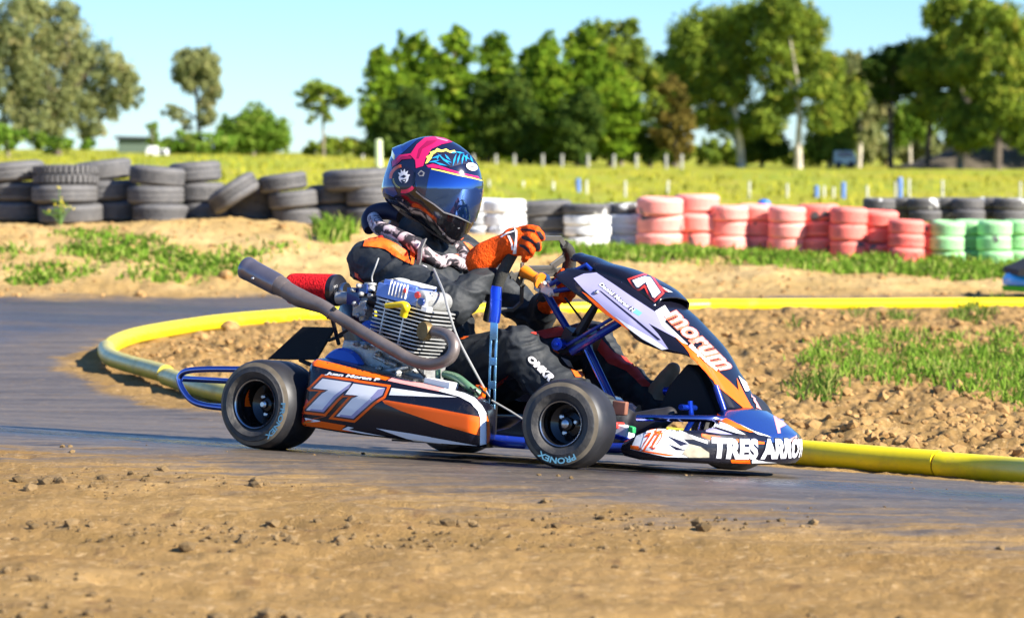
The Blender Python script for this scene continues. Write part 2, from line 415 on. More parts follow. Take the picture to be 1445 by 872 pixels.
def big_clod(px,py,r,label,sq=.8):
    p=ghit(px,py); mb=MB(); rg=random.Random(int(px)); b=bmesh.new(); bmesh.ops.create_icosphere(b,subdivisions=3,radius=1)
    for v in b.verts:
        q=v.co.copy(); q*=1+.35*noise.noise(q*1.2+Vector((px,0,0)))+.12*noise.noise(q*4); v.co=Vector((q.x,q.y,q.z*sq))*r
    me=bpy.data.meshes.new('soil_clod'); b.to_mesh(me); b.free(); me.materials.append(SOIL_CLOD); o=bpy.data.objects.new('soil_clod',me); COL.objects.link(o)
    o.location=(p.x,p.y,zs(p.x,p.y)+r*.45); tag(o,label,'clod')
big_clod(283,487,.05,'pale soil clod the size of a fist inside the bend of the pipe kerb')
big_clod(325,470,.055,'dark soil clod lying behind the pale clod in the pipe bend')
big_clod(318,392,.055,'small pale stone on the bank left of the exhaust end')
big_clod(46,309,.07,'round tan stone at the foot of the leftmost tyre stack')
big_clod(300,440,.03,'little crumb of earth on the far track') if False else None

# ------------------------------------------------------------------ yellow pipes
PIPE_Y=pm('pipe_yellow',(.92,.74,.008),.40,var=.10,vscale=3,dirt=.20,dscale=5,dcol=(.30,.21,.09),bump=.08,bscale=25)
PIPE_SH=pm('pipe_yellow_shade',(.55,.46,.06),.33,var=.25,vscale=5,dirt=.35,dscale=6,dcol=(.22,.19,.12),bump=.1,bscale=25)  # yellow dulled: shade and sky reflection put into the colour
JOINT=pm('pipe_joint',(.30,.12,.04),.7,var=.3,dirt=.4)
def pipe(i0,i1,r0,r1,m,label,lift=.0,ends=(0.,0.)):
    pts=[Vector((PIPE[i].x,PIPE[i].y,0)) for i in range(i0,i1+1)]
    P,_=smooth_path(pts,[0]*len(pts),12)
    L=[0]
    for a,b in zip(P,P[1:]): L.append(L[-1]+(b-a).length)
    o=empty('kerb_pipe',(P[0].x,P[0].y,gz(P[0].x,P[0].y)))
    tag(o,label,'kerb pipe','yellow plastic pipes laid as kerb around the infield')
    Q=[];RR=[]
    def onp(l):
        i=min(max(int(np.searchsorted(L,l)),1),len(L)-1); return P[i-1].lerp(P[i],(l-L[i-1])/(L[i]-L[i-1]))
    LL=[ends[0]]+[l for l in L if ends[0]+.02<l<L[-1]-ends[1]-.02]+[L[-1]-ends[1]]
    for p,l in [(onp(l),l) for l in LL]:
        t=l/L[-1]; r=r0+(r1-r0)*t; wob=.008*noise.noise(Vector((l*.7,i0,0)))
        Q.append(Vector((p.x,p.y,gz(p.x,p.y)+r*.86+lift+wob))-o.location); RR.append(r*(1+.04*noise.noise(Vector((l*2.3,i0*3,5)))))
    MB().tube(Q,RR,20).build('pipe',m,o,smooth=50)
    # sleeve of the joint at the pipe's far end
    if ends[1]: 
        d=(Q[-1]-Q[-2]).normalized(); MB().tube([Q[-1]-d*.02,Q[-1]+d*(ends[1]*2+.02)],RR[-1]*.86,16).build('sleeve',JOINT,o)
    return o
pipe(0,3,.048,.047,PIPE_Y,'yellow kerb pipe at the right edge, beyond the cracked joint',ends=(0,.004))
pipe(3,7,.047,.046,PIPE_Y,'long yellow kerb pipe running behind the kart nose',ends=(.006,.005))
pipe(7,9,.046,.045,PIPE_SH,'shade toned kerb pipe just behind the rear bumper',lift=.012,ends=(.006,.004))
pipe(9,11,.045,.047,PIPE_SH,'shade toned kerb pipe whose end turns the hairpin corner at the far left',lift=.025,ends=(.006,.0))
pipe(11,16,.049,.047,PIPE_Y,'bright yellow kerb pipe curving away from the hairpin corner',lift=.008,ends=(.012,.004))
pipe(16,19,.047,.043,PIPE_Y,'yellow kerb pipe seen behind the driver and steering wheel',ends=(.004,.005))
pipe(19,21,.045,.045,PIPE_Y,'straight far yellow kerb pipe along the far side of the infield',ends=(.01,.0))

# ------------------------------------------------------------------ grass
def leafmat(name,cols,trans=.35):
    m=bpy.data.materials.new(name); m.use_nodes=True; nt=m.node_tree; nt.nodes.clear(); out=nd(nt,'ShaderNodeOutputMaterial')
    a=nd(nt,'ShaderNodeAttribute'); a.attribute_name='tint'; r=nd(nt,'ShaderNodeValToRGB'); e=r.color_ramp.elements
    e[0].color=(*cols[0],1); e[1].color=(*cols[-1],1)
    for i,c in enumerate(cols[1:-1]): q=e.new((i+1)/(len(cols)-1)); q.color=(*c,1)
    nt.links.new(a.outputs['Fac'],r.inputs[0])
    d=nd(nt,'ShaderNodeBsdfDiffuse'); t=nd(nt,'ShaderNodeBsdfTranslucent'); mx=nd(nt,'ShaderNodeMixShader'); mx.inputs[0].default_value=trans
    for n in(d,t): nt.links.new(r.outputs[0],n.inputs['Color'])
    nt.links.new(d.outputs[0],mx.inputs[1]); nt.links.new(t.outputs[0],mx.inputs[2]); nt.links.new(mx.outputs[0],out.inputs[0]); return m
def blades(name,pts,h,w,mat,seed,lean=.5):
    """pts: (N,3) roots; each a bent two-segment blade"""
    g=np.random.default_rng(seed); n=len(pts); P=np.asarray(pts,float)
    a=g.random(n)*6.283; H=h*(.45+.9*g.random(n)); le=lean*(.2+1.1*g.random(n)); wv=w*(.6+.8*g.random(n))
    dx,dy=np.cos(a),np.sin(a); b=g.random(n)*6.283; sx,sy=np.cos(b)*wv,np.sin(b)*wv; zr=np.zeros(n)
    S=np.stack([sx,sy,zr],1); D=np.stack([dx,dy,zr],1)
    m1=P+D*(H*le*.35)[:,None]+np.stack([zr,zr,H*.6],1); tp=P+D*(H*le)[:,None]+np.stack([zr,zr,H*(1-.35*np.minimum(le,1.2))],1)
    V=np.stack([P-S,P+S,m1+S*.8,m1-S*.8,tp],1).reshape(-1,3); o=np.arange(n)*5
    quad=np.stack([o,o+1,o+2,o+3],1); tri=np.stack([o+3,o+2,o+4],1)
    me=bpy.data.meshes.new(name); me.from_pydata(V.tolist(),[],quad.tolist()+tri.tolist())
    t=me.attributes.new('tint','FLOAT','POINT'); t.data.foreach_set('value',np.repeat(np.clip(g.normal(.5,.25,n),0,1),5).astype(np.float32))
    me.materials.append(mat); ob=bpy.data.objects.new(name,me); COL.objects.link(ob); return ob
GRASS=leafmat('grass_green',[(.06,.13,.015),(.13,.25,.025),(.24,.36,.045),(.40,.40,.12)],.35)
GRASSD=leafmat('grass_dull',[(.05,.11,.015),(.10,.19,.025),(.20,.26,.05),(.34,.30,.10)],.3)
MEADOW=leafmat('meadow_grass',[(.28,.29,.03),(.36,.34,.035),(.42,.38,.045),(.34,.36,.04)],.3)
def patch(name,label,blobs,n,h,w,mat,seed,lean=.6,clump=.0):
    g=np.random.default_rng(seed); P=[]
    areas=np.array([b[2]*b[3] for b in blobs],float); areas/=areas.sum()
    for b,a in zip(blobs,areas):
        m=int(n*a); cl=max(1,m//14); tr=0
        for _ in range(cl):
            r=math.sqrt(g.random()); t=g.random()*6.283
            c=ghit(b[0]+math.cos(t)*r*b[2],b[1]+math.sin(t)*r*b[3])
            for _ in range(14): P.append((c.x+g.normal(0,.035+clump),c.y+g.normal(0,.05+clump)))
    P=np.array(P); z=surf(P[:,0],P[:,1])[0]
    tag(blades(name,np.column_stack([P,z-.01]),h,w,mat,seed,lean),label,'grass',kind='stuff')
patch('grass_patch','bright green grass patch on the infield at the right edge',[(1190,515,65,26),(1260,505,70,30),(1330,520,70,28),(1400,535,60,40),(1440,560,45,30),(1400,490,60,16),(1500,540,60,40),(1250,545,60,10)],6500,.075,.005,GRASS,11,.9,.01)
patch('infield_tufts','sparse green tufts among the infield clods',[(1270,455,22,6),(1210,450,10,4),(1110,470,8,3),(1150,560,25,12),(1375,450,40,8),(960,488,6,4),(1410,430,25,4)],900,.09,.005,GRASSD,12,.8)
patch('bank_weeds','low green weeds on the dirt bank below the black tyres',[(165,356,70,16),(235,372,60,13),(90,388,45,9),(330,360,28,8),(20,360,20,8),(215,395,40,6),(40,388,30,8),(300,378,60,10),(395,352,20,4),(120,328,30,8)],3000,.065,.012,GRASS,13,.9,.05)
patch('bank_tufts','taller green tufts at the foot of the black tyre stacks',[(262,305,20,5),(470,330,20,9),(110,300,25,3),(75,308,15,3)],700,.17,.012,GRASS,14,.6,.03)
patch('verge_grass','green grass strip in front of the painted tyres',[(850,358,40,9),(930,362,80,9),(1050,364,70,9),(1150,370,90,9),(1260,376,90,9),(1370,382,90,9),(740,352,60,6),(1450,385,60,8)],7000,.09,.012,GRASS,15,.8,.06)
def meadow():
    g=np.random.default_rng(16); n=3500; Y=29*(150/29)**(g.random(n)**1.25); X=(g.random(n)-.5)*.46*Y
    z=surf(X,Y)[0]; o=blades('meadow_grass',np.column_stack([X,Y,z]),.13,.02,MEADOW,17,.5)
    me=o.data; co=np.empty(len(me.vertices)*3); me.vertices.foreach_get('co',co); co=co.reshape(-1,5,3); s=(Y/30)**.75
    root=co[:,:2].mean(1,keepdims=True); co=root+(co-root)*s[:,None,None]**[.9]; co[:,:,2]=root[:,:,2]+(co[:,:,2]-root[:,:,2])/ (s[:,None]**.45)
    me.vertices.foreach_set('co',co.reshape(-1)); me.update()
    tag(o,'tall yellow green meadow grass beyond the tyre walls','grass',kind='stuff')
meadow()
# ------------------------------------------------------------------ kart materials
MATTE=pm('matte_black',(.006,.006,.007),.8,dirt=.1)
BLK=pm('plastic_black',(.012,.012,.016),.32,dirt=.18,dcol=(.16,.11,.07),coat=.25)
PANEL=pm('panel_black',(.008,.008,.016),.26,dirt=.11,dcol=(.20,.14,.09),coat=.25,spec=.35)
WHT=pm('vinyl_white',(.88,.88,.89),.4,dirt=.11,dcol=(.42,.33,.24),coat=.1)
LAV=pm('vinyl_lavender',(.36,.34,.55),.35,dirt=.08,dcol=(.40,.33,.24),coat=.3)
ORG=pm('vinyl_orange',(.96,.13,.004),.42,dirt=.05,dcol=(.35,.2,.1),coat=.08,spec=.3)
RED=pm('vinyl_red',(.72,.045,.03),.35,coat=.3)
PINK=pm('vinyl_pink',(.86,.33,.30),.35,coat=.3)
SALM=pm('vinyl_salmon',(.85,.42,.28),.35,coat=.3)
BLUED=pm('vinyl_blue',(.010,.032,.17),.22,coat=.8)
NAVY=pm('ink_navy',(.012,.010,.03),.3,coat=.4)
GRN=pm('vinyl_green',(.03,.34,.10),.4)
SKYB=pm('vinyl_sky',(.15,.5,.75),.4)
BLUEM=pm('anodised_blue',(.015,.07,.62),.22,metal=.75,coat=.3)
BLUEP=pm('frame_blue',(.008,.028,.26),.25,dirt=.14,coat=.6)
BLUECH=pm('chrome_blue',(.22,.26,.58),.12,metal=1.,dirt=.06)
ICE=pm('plate_ice_blue',(.30,.58,.85),.22,metal=.8)
STEEL=pm('steel',(.55,.55,.57),.28,metal=1.,var=.15)
ALU=pm('cast_aluminium',(.46,.46,.44),.42,metal=.45,var=.2,vscale=40,bump=.3,bscale=120,dirt=.15,dcol=(.25,.2,.15))
ALUB=pm('fin_aluminium',(.58,.58,.56),.4,metal=.5,var=.1)
GREY=pm('plate_grey',(.11,.108,.10),.45,metal=.15,var=.15)
DKST=pm('dark_steel',(.035,.033,.035),.4,metal=.7)
EXH=pm('exhaust_steel',(.19,.155,.14),.44,metal=.5,var=.28,vscale=12,bump=.1,dirt=.12,dcol=(.12,.08,.06))
EXHC=pm('muffler_steel',(.22,.20,.23),.3,metal=.75,var=.2,vscale=9)
ENGB=pm('engine_blue',(.02,.11,.55),.4,dirt=.15,coat=.2)
ENGL=pm('head_blue',(.15,.25,.60),.35,metal=.3,dirt=.12,coat=.2)
YEL=pm('cap_yellow',(.85,.60,.01),.4)
FILT=pm('filter_red',(.72,.012,.018),.95,var=.35,vscale=90,bump=1.,bscale=160,spec=.2)
RUB=pm('rubber',(.030,.029,.029),.55,var=.4,vscale=14,dirt=.5,dcol=(.125,.112,.095),dscale=11,bump=.25,bscale=60)
RUBT=pm('rubber_tread',(.017,.017,.020),.5,var=.3,vscale=14,dirt=.14,dcol=(.09,.075,.06))
MUDR=pm('mud_ring',(.15,.122,.085),.9,var=.35,vscale=16)
RIMB=pm('rim_black',(.018,.018,.02),.25,metal=.6,coat=.5)
LIP=pm('rim_lip',(.45,.45,.46),.25,metal=1.)
CABLE=pm('cable_grey',(.30,.30,.29),.4)
LEATH=pm('strap_brown',(.22,.085,.05),.7,var=.3)
GRIP=pm('grip_suede',(.035,.034,.028),.85,var=.25,vscale=50,bump=.3,bscale=200)
# ------------------------------------------------------------------ kart
kart=bpy.data.objects.new('go_kart',None); COL.objects.link(kart); kart.matrix_world=KMAT; kart.empty_display_size=.2
tag(kart,'orange, black and white racing kart with number 77 on its side pod','go kart')
V=Vector
def wheel(cx,cy,r,wd,rim_r,outer,steer=0,letters=None,name='wheel'):
    """outer=-1: face towards kart right, +1 left"""
    ax=V((0,outer,0)); M_=Matrix.Rotation(steer,3,'Z'); ax=M_@ax; c=V((cx,cy,r*.985)); h=wd/2
    mb=MB(); mb.mat(RIMB)
    rr=rim_r
    mb.lathe([(rr*1.0,h*.80),(rr*.97,h*.84),(rr*.93,h*.80),(rr*.89,h*.55),(rr*.86,h*.1),(rr*.55,-h*.05),(rr*.30,h*.02),(rr*.28,h*.30),(rr*.12,h*.34),(.004,h*.34)],c,ax,48,caps=False)
    mb.lathe([(rr*1.0,-h*.80),(rr*.9,-h*.82),(rr*.88,-h*.3),(rr*.5,-h*.2),(.004,-h*.2)],c,ax,32,caps=False)
    mb.mat(LIP); mb.lathe([(rr*1.02,h*.78),(rr*1.035,h*.86),(rr*1.0,h*.90),(rr*.955,h*.87),(rr*.94,h*.8)],c,ax,56,caps=False)
    mb.mat(STEEL); u=ax.orthogonal().normalized(); w=ax.cross(u)
    for q in range(3):
        a=q*2.094+.5; p=c+(u*math.cos(a)+w*math.sin(a))*rr*.42+ax*h*.02; mb.lathe([(.009,-.01),(.009,.016),(.005,.019),(.001,.019)],p,ax,8)
    mb.lathe([(.013,h*.3),(.013,h*.46),(.008,h*.5),(.001,h*.5)],c,ax,10)
    wh=mb.build(name,None,kart)
    t=MB(); t.mat(RUB)
    side=[(rr*1.0,.80),(rr*1.06,.86),(rr*1.0+(r-rr)*.18,.96),(rr+(r-rr)*.36,1.0),(rr+(r-rr)*.38,1.012),(rr+(r-rr)*.42,1.0),(rr+(r-rr)*.62,.995),(r-.022,.96)]
    tread=[(r-.010,.90),(r-.004,.80),(r,.62),(r+.001,.3),(r+.001,0)]
    prof=[(a,b*h) for a,b in side]; t.lathe(prof,c,ax,72,closed=True) if False else None
    ring=[(a,b*h) for a,b in side]; 
    def open_lathe(mb,prof,n=72):
        uu=ax.orthogonal().normalized(); ww=ax.cross(uu)
        mb.loft([[c+ax*hh+(uu*math.cos(2*PI*q/n)+ww*math.sin(2*PI*q/n))*r_ for q in range(n)] for r_,hh in prof],caps=False)
    open_lathe(t,ring); t.mat(MUDR); open_lathe(t,[ring[-1],(r-.010,.90*h)]); t.mat(RUBT)
    open_lathe(t,[(a,b*h) for a,b in tread]+[(a,-b*h) for a,b in tread[-2::-1]])
    t.mat(RUB); open_lathe(t,[(r-.010,-.90*h)]+[(a,-b*h) for a,b in side[::-1]])
    ty=t.build('tyre',None,wh,smooth=50,fix=True)
    if letters:
        for (txt,ang,span,m_) in letters:
            vs,fs=text_uv(txt,.3,.03); mb=MB(); out=[]
            vx=M_@V((-outer*-1,0,0)) if False else V((1,0,0)); vx=M_@vx
            for uu_,vv_ in vs:
                a=ang-span*(uu_-.5); rad=rr+(r-rr)*(.50+.28*vv_) if span>0 else rr+(r-rr)*(.82-.36*vv_)
                hh=h*(1.0+.004); out.append(c+(vx*math.cos(a)+V((0,0,1))*math.sin(a))*rad+ax*hh)
            mb.mat(m_); mb.add(out,fs)
        # joined outside loop not needed: each word its own small mesh
            mb.build('lettering',None,wh,smooth=0)
    return wh
TL=pm('tyre_print_blue',(.16,.40,.52),.6,dirt=.4,dcol=(.1,.09,.08)); TLY=pm('tyre_print_sand',(.55,.42,.22),.6,dirt=.3)
RIMO=ORG
fw=wheel(1.085,-.555,.134,.145,.068,-1,steer=R(6),letters=[('PRONEX',R(-92),R(66),TL)],name='wheel'); tag(fw,'front wheel with blue lettered tyre')
rw=wheel(-.01,-.565,.142,.205,.078,-1,letters=[('PRONEX',R(-28),R(64),TL)],name='wheel')
wheel(1.085,.555,.134,.145,.068,1,steer=R(6)); wheel(-.01,.575,.142,.205,.078,1)
# a scrap of orange tape inside the rear rim
c0=V((-.01,-.565,.142)); mb=MB(); rr=.078; pts=[]
for q in range(9):
    a=R(118+q*9); pts.append([c0+V((math.cos(a)*rr*.87,-.0+dd,math.sin(a)*rr*.87)) for dd in (-.052,-.02,.012)])
mb.loft(pts,caps=False,close=False); mb.build('rim_tape',ORG,rw)

# chassis
f=MB(); f.mat(BLUEP)
def rail(*p,r=.016,sub=6): f.tube(p,r,12,sub=sub)
rail((-.12,-.30,.10),(.2,-.33,.085),(.6,-.34,.072),(.95,-.25,.06),(1.2,-.24,.07),(1.34,-.22,.07))
rail((-.12,.30,.09),(.2,.33,.06),(.6,.34,.055),(.95,.25,.06),(1.2,.24,.07),(1.34,.22,.07))
rail((1.34,-.24,.07),(1.34,.24,.07),sub=0); rail((.62,-.34,.06),(.62,.34,.06),sub=0); rail((-.12,-.3,.09),(-.12,.3,.09),sub=0)
rail((.70,-.42,.066),(.80,-.47,.058),(.90,-.42,.056),(.95,-.26,.06),r=.010)
f.tube([(.99,-.26,.10),(1.085,-.50,.125)],.014); f.tube([(.99,.26,.10),(1.085,.50,.125)],.014)
f.box((.93,-.42,.062),(.10,0,0),(0,.09,0),(0,0,.03))
f.build('chassis_frame',None,kart)
a_=MB(); a_.tube([(-.01,-.5,.142),(-.01,.5,.142)],.02,16); a_.build('rear_axle',STEEL,kart)
t=MB(); t.box((.80,0,.045),(1.1,0,0),(0,.50,0),(0,0,.006)); t.build('floor_tray',BLK,kart)
# rear bumper
rb=MB(); y=-.34
P=[k(338,521,y),k(290,521,y),k(262,524,y),k(253,534,y),k(258,550,y),k(272,566,y),k(295,573,y),k(335,577,y)]
rb.tube(P,.0105,12,sub=6)
P2=[p+V((0,.70,0)) for p in P]; rb.tube(P2,.0105,12,sub=6)
rb.tube([P[3]+V((.005,0,0)),P2[3]+V((.005,0,0))],.0105); rb.tube([P[6],P2[6]],.0105)
rb.tube([P[0],P[0]+V((.25,0,-.05))],.0105); rb.tube([P[7],P[7]+V((.22,0,-.02))],.0105)
rb.build('rear_bumper',BLUECH,kart)
# black deflector plate behind the seat
pl=[k(378,507,.20),k(428,461,.20),k(474,462,.20),k(447,508,.20)]
q=MB(); q.mat(MATTE); q.prism([pl[0],pl[1],pl[2],pl[3]],(0,.012,0))
q.tube([pl[3].lerp(pl[0],.35),V((-.02,.22,.16))],.008,8); q.tube([pl[2].lerp(pl[3],.4),V((-.06,.16,.45))],.007,8)
q.build('seat_guard',None,kart,bevel=.003)

# ------------------------------------------------------------------ side pods
pc=crop(420,490,4.817)
top_px=pc((108,75),(300,118),(440,152),(580,185),(770,225),(1000,280),(1130,310),(1200,340),(1250,390),(1280,432))
bot_px=pc((10,520),(160,548),(300,570),(450,588),(600,605),(900,640),(1000,650),(1100,660),(1200,668),(1262,672))
def pod(side):
    YO=-.625
    T=[k(*p,YO+.03) for p in top_px]; B=[k(*p,YO+.01) for p in bot_px]
    # resample both on common lengthwise stations
    tx=[p.x for p in T]; tz=[p.z for p in T]; bx=[p.x for p in B]; bz=[p.z for p in B]
    rings=[]; N=46
    x0b,x0t=B[0].x,T[0].x; x1=T[-1].x+.0
    for i in range(N+1):
        s=i/N; s=1-(1-s)**1.35
        xt=x0t+(x1-x0t)*s; xb=x0b+(x1+.004-x0b)*s
        zt=float(np.interp(xt,tx,tz)); zb=float(np.interp(xb,bx,bz)); H=zt-zb
        e=max(0,(s-.93)/.07); inn=.05*(1-math.sqrt(max(0,1-e*e))); e0=max(0,(.03-s)/.03); inn+=.015*e0
        bul=.014*math.sin(PI*min(1,max(0,s)))
        y=YO+inn
        pr=[(0.,y+.17),(0.0,y+.035),(.03,y+.010),(.12,y+.002),(.35,y-bul*.8),(.6,y-bul),(.80,y-bul*.5+.002),(.885,y+.004),(.945,y+.012),(.985,y+.026),(1.0,y+.045),(1.03,y+.10),(1.04,y+.17)]
        sh=.42*float(sstep(.55,1,s)); zb-=.006
        rings.append([V((xb+(xt-xb)*a-max(0,yy-YO-.03)*sh,yy,zb+(H+.006)*a)) for a,yy in pr])
    rings.append([r.lerp(sum(rings[-1],V())/len(rings[-1]),.5)+V((.006,0,0)) for r in rings[-1]])
    if side>0: rings=[[V((p.x,-p.y,p.z)) for p in r] for r in rings]
    mb=MB(); mb.loft(rings); return mb.build('side_pod',PANEL,kart,smooth=55)
pr_=pod(-1); pl_=pod(1)
tag(pl_,'plain black pod on the far side')
D=Decal(pr_)
D.poly(pc((106,78),(300,122),(440,155),(580,188),(640,202),(600,226),(560,217),(330,176),(98,124)),ORG,.0012)
D.poly(pc((585,190),(770,228),(1000,283),(960,300),(700,247),(612,228),(645,206)),PINK,.0014)
D.poly(pc((960,300),(1000,283),(1130,314),(1200,346),(1248,396),(1276,445),(1278,655),(1238,664),(1240,480),(1225,432),(1175,378),(1100,338)),WHT,.0026,2.2)
D.poly(pc((640,277),(800,300),(1085,340),(900,336),(622,325)),WHT,.0012)
D.poly(pc((576,360),(602,359),(900,408),(1236,472),(1236,600),(1000,534),(700,430),(592,382)),ORG,.0012)
D.poly(pc((535,548),(760,582),(1000,625),(1222,666),(1000,652),(800,632),(740,618)),WHT,.0024,2.5)
D.poly(pc((14,512),(165,502),(330,530),(300,556),(440,578),(300,566),(150,542),(20,527)),ORG,.0020,2.5)
D.poly(pc((345,536),(385,545),(350,556),(600,603),(440,583),(305,556)),WHT,.0024,2.5)
D.poly(pc((62,350),(92,382),(50,440),(32,476),(24,470)),RED,.0012)
D.poly(pc((20,474),(50,478),(46,520),(14,508)),RED,.0016); D.poly(pc((50,478),(155,498),(154,512),(60,500)),WHT,.0018); D.poly(pc((46,506),(60,500),(154,512),(150,530),(52,520)),GRN,.0018)
D.poly(pc((1282,460),(1300,520),(1306,600),(1300,640),(1282,655)),ORG,.0020,2.2)
D.build('graphics',pr_)
nc=crop(410,500,7.265)
A7=nc((335,248),(632,292),(600,350),(545,385),(470,450),(345,590),(165,570),(180,552),(330,400),(392,366),(238,345)); B7=nc((650,300),(975,350),(945,420),(860,470),(650,655),(475,630),(640,450),(705,425),(568,410))
D=Decal(pr_)
for i,S in enumerate((A7,B7)):
    D.poly(outset(S,5.6),ORG,.0020+.0003*i,6); D.poly(outset(S,2.2),NAVY,.0026+.0003*i,6); D.poly(S,WHT,.0033,6)
D.poly(nc((632,292),(600,350),(545,385),(470,450),(345,590),(200,574),(215,558),(330,566),(450,425),(560,345)),LAV,.0037,6)
D.poly(nc((975,350),(945,420),(860,470),(650,655),(505,634),(520,614),(628,626),(830,445),(905,362)),LAV,.0037,6)
D.build('race_number',pr_)
D=Decal(pr_); D.text('Juan Moran P',nc((372,178),(925,252),(915,290),(355,214)),WHT,.0032,.05,0,.2); D.build('lettering',pr_)

# ------------------------------------------------------------------ front fairing
sil=[(846,383),(875,387),(908,395),(938,409),(960,425),(985,445),(1003,463),(1030,493),(1052,531),(1068,558),(1080,580)]
prof=[k(*p,.105) for p in sil]; W2=.118
prof,_=smooth_path(prof,[0]*len(prof),4)
Cpx=[(812,392),(822,415),(845,436),(868,453),(905,478),(930,491),(950,497),(974,504),(1000,530),(1030,563),(1047,579)]
Cl=[k(*p,y_) for p,y_ in zip(Cpx,(-.165,-.165,-.165,-.165,-.163,-.158,-.15,-.138,-.126,-.120,-.118))]; Cl,_=smooth_path(Cl,[0]*len(Cl),4)
rows=[]
for i,p in enumerate(prof):
    t=i/(len(prof)-1); nrm=V((.55,0,.83)) if t<.4 else V((.8,0,.6))
    wd=W2*(1-.12*t)
    r=[]
    for yy,dz in((1.0,-.010),(.8,-.002),(.5,.003),(0,.006),(-.5,.003),(-.8,-.002),(-.93,-.006),(-1.0,-.014)):
        q=p+nrm*dz; r.append(V((q.x,yy*wd,q.z)))
    edge=r[-1]; c=Cl[i]
    for a in(.12,.3,.5,.7,.85,1.): 
        q=edge.lerp(V((min(c.x,edge.x-.003),c.y,c.z)),a); q.y=edge.y+(c.y-edge.y)*math.sin(a*PI/2); r.append(q)
    # mirrored far flank
    far=[V((q.x,-q.y,q.z)) for q in r[8:]]; e0=r[0]
    rows.append(far[::-1]+r)
th=[]
mb=MB(); mb.loft(rows,caps=False,close=False); fair=mb.build('front_fairing',PANEL,kart,smooth=50)
so_=fair.modifiers.new('thickness','SOLIDIFY'); so_.thickness=.004; so_.offset=-1
fbv=bvh_of(fair)
fc=crop(780,350,2.725); gc=crop(800,360,7.225); hc=crop(900,400,4.36)
D=Decal(fair,fbv)
D.poly(fc((80,118),(120,100),(168,96),(235,140),(300,185),(392,245),(430,222),(446,250),(425,282),(520,372),(480,350),(368,290),(405,330),(445,388),(420,392),(350,352),(290,305),(240,270),(180,215),(118,160)),LAV,.0016,5)
D.poly(fc((395,243),(430,222),(450,252),(430,285),(520,372),(500,366),(420,300)),WHT,.0021,5)
D.poly(fc((240,262),(300,300),(380,345),(440,388),(420,391),(345,350),(285,305)),WHT,.0021,5)
D.poly(gc((150,372),(200,400),(330,500),(470,620),(560,690),(640,770),(560,720),(440,640),(300,520)),ORG,.0021,5)
D.poly(hc((205,305),(300,380),(330,400),(400,480),(490,540),(560,600),(640,680),(700,772),(650,768),(520,658),(420,574),(330,470),(318,435),(290,395)),ORG,.0019,4)
D.poly(fc((706,500),(735,560),(768,620),(745,622),(715,560)),ORG,.0021,5)
D.poly(fc((712,492),(765,535),(748,552),(738,550)),WHT,.0024,5)
D.poly(fc((775,550),(800,590),(808,626),(782,624)),PINK,.0021,5)
D.poly(gc((330,365),(350,370),(700,650),(960,867),(930,867),(640,625)),NAVY,.0024,5)
D.poly(gc((695,545),(770,592),(735,622),(660,578)),SKYB,.0024,4)
D.build('graphics',fair)
D=Decal(fair,fbv)
D.text('morum',hc((208,165),(560,470),(585,525),(165,205)) if False else hc((235,170),(585,520),(500,535),(160,205)),pm('vinyl_coral',(.80,.16,.08),.35,coat=.3),.0024,.035,.035)
D.text('morum',hc((235,170),(585,520),(500,535),(160,205)),pm('vinyl_rose',(.66,.52,.62),.35,coat=.3),.0030,.012)
D.text('competicion',hc((335,370),(490,525),(475,545),(300,395)),SALM,.0034,.06,.05); D.text('competicion',hc((335,370),(490,525),(475,545),(300,395)),WHT,.0039,.03)
D.text('Daniel Moran H',gc((360,285),(700,560),(665,585),(325,310)),NAVY,.0024,.12,.04); D.text('Daniel Moran H',gc((360,285),(700,560),(665,585),(325,310)),WHT,.0029,.03)
D.build('lettering',fair)
# number hood over the top of the fairing
hs=[(834,364),(850,366),(872,375),(905,384),(938,400),(955,411),(968,424)]
hp=[k(*p,.065) for p in hs]; hp,_=smooth_path(hp,[0]*len(hp),5); rows=[]
for i,p in enumerate(hp):
    t=i/(len(hp)-1); wd=.052+.052*float(sstep(-.1,.65,t)); r=[]
    lowd=.014+.036*sstep(0,.5,t)
    lip=.02*(1-sstep(0,.12,t))
    for yy,dz in((1.0,-float(lowd)),(1.0,-.018),(.93,-.006),(.75,.0),(.4,.004),(0,.006),(-.4,.004),(-.75,0),(-.93,-.006),(-1.0,-.018),(-1.0,-float(lowd))):
        r.append(V((p.x+dz*.4-(0 if abs(yy)<1 else 0),yy*wd,p.z+dz+ (lip*.3))))
    rows.append(r)
mb=MB(); mb.loft(rows,caps=False,close=False); hood=mb.build('number_hood',PANEL,kart,smooth=50)
so_=hood.modifiers.new('thickness','SOLIDIFY'); so_.thickness=.005; so_.offset=-1
D=Decal(hood); S7=gc((685,268),(770,222),(835,245),(975,355),(900,436),(870,425),(800,290),(730,330))
S7=gc((668,262),(790,222),(850,235),(950,385),(895,440),(875,425),(800,280),(735,330),(715,330))
D.poly(outset(S7,4.6),RED,.0016,4); D.poly(outset(S7,2.0),NAVY,.0022,4); D.poly(S7,WHT,.0028,4)
D.poly(gc((905,285),(960,325),(1060,385),(1000,375),(965,350)),RED,.002,4); D.poly(gc((965,330),(1075,385),(1030,382)),WHT,.0026,4)
D.build('race_number',hood)
for px,py in((869,396),(878,400),(924,431)): b_=MB(); b_.ball(D.hit(px,py,.002),.0055,10,6); b_.build('bolt',STEEL,hood)
Df=Decal(fair,fbv); b_=MB(); b_.ball(Df.hit(842,413,.002),.008,10,6); b_.build('bolt',STEEL,fair)

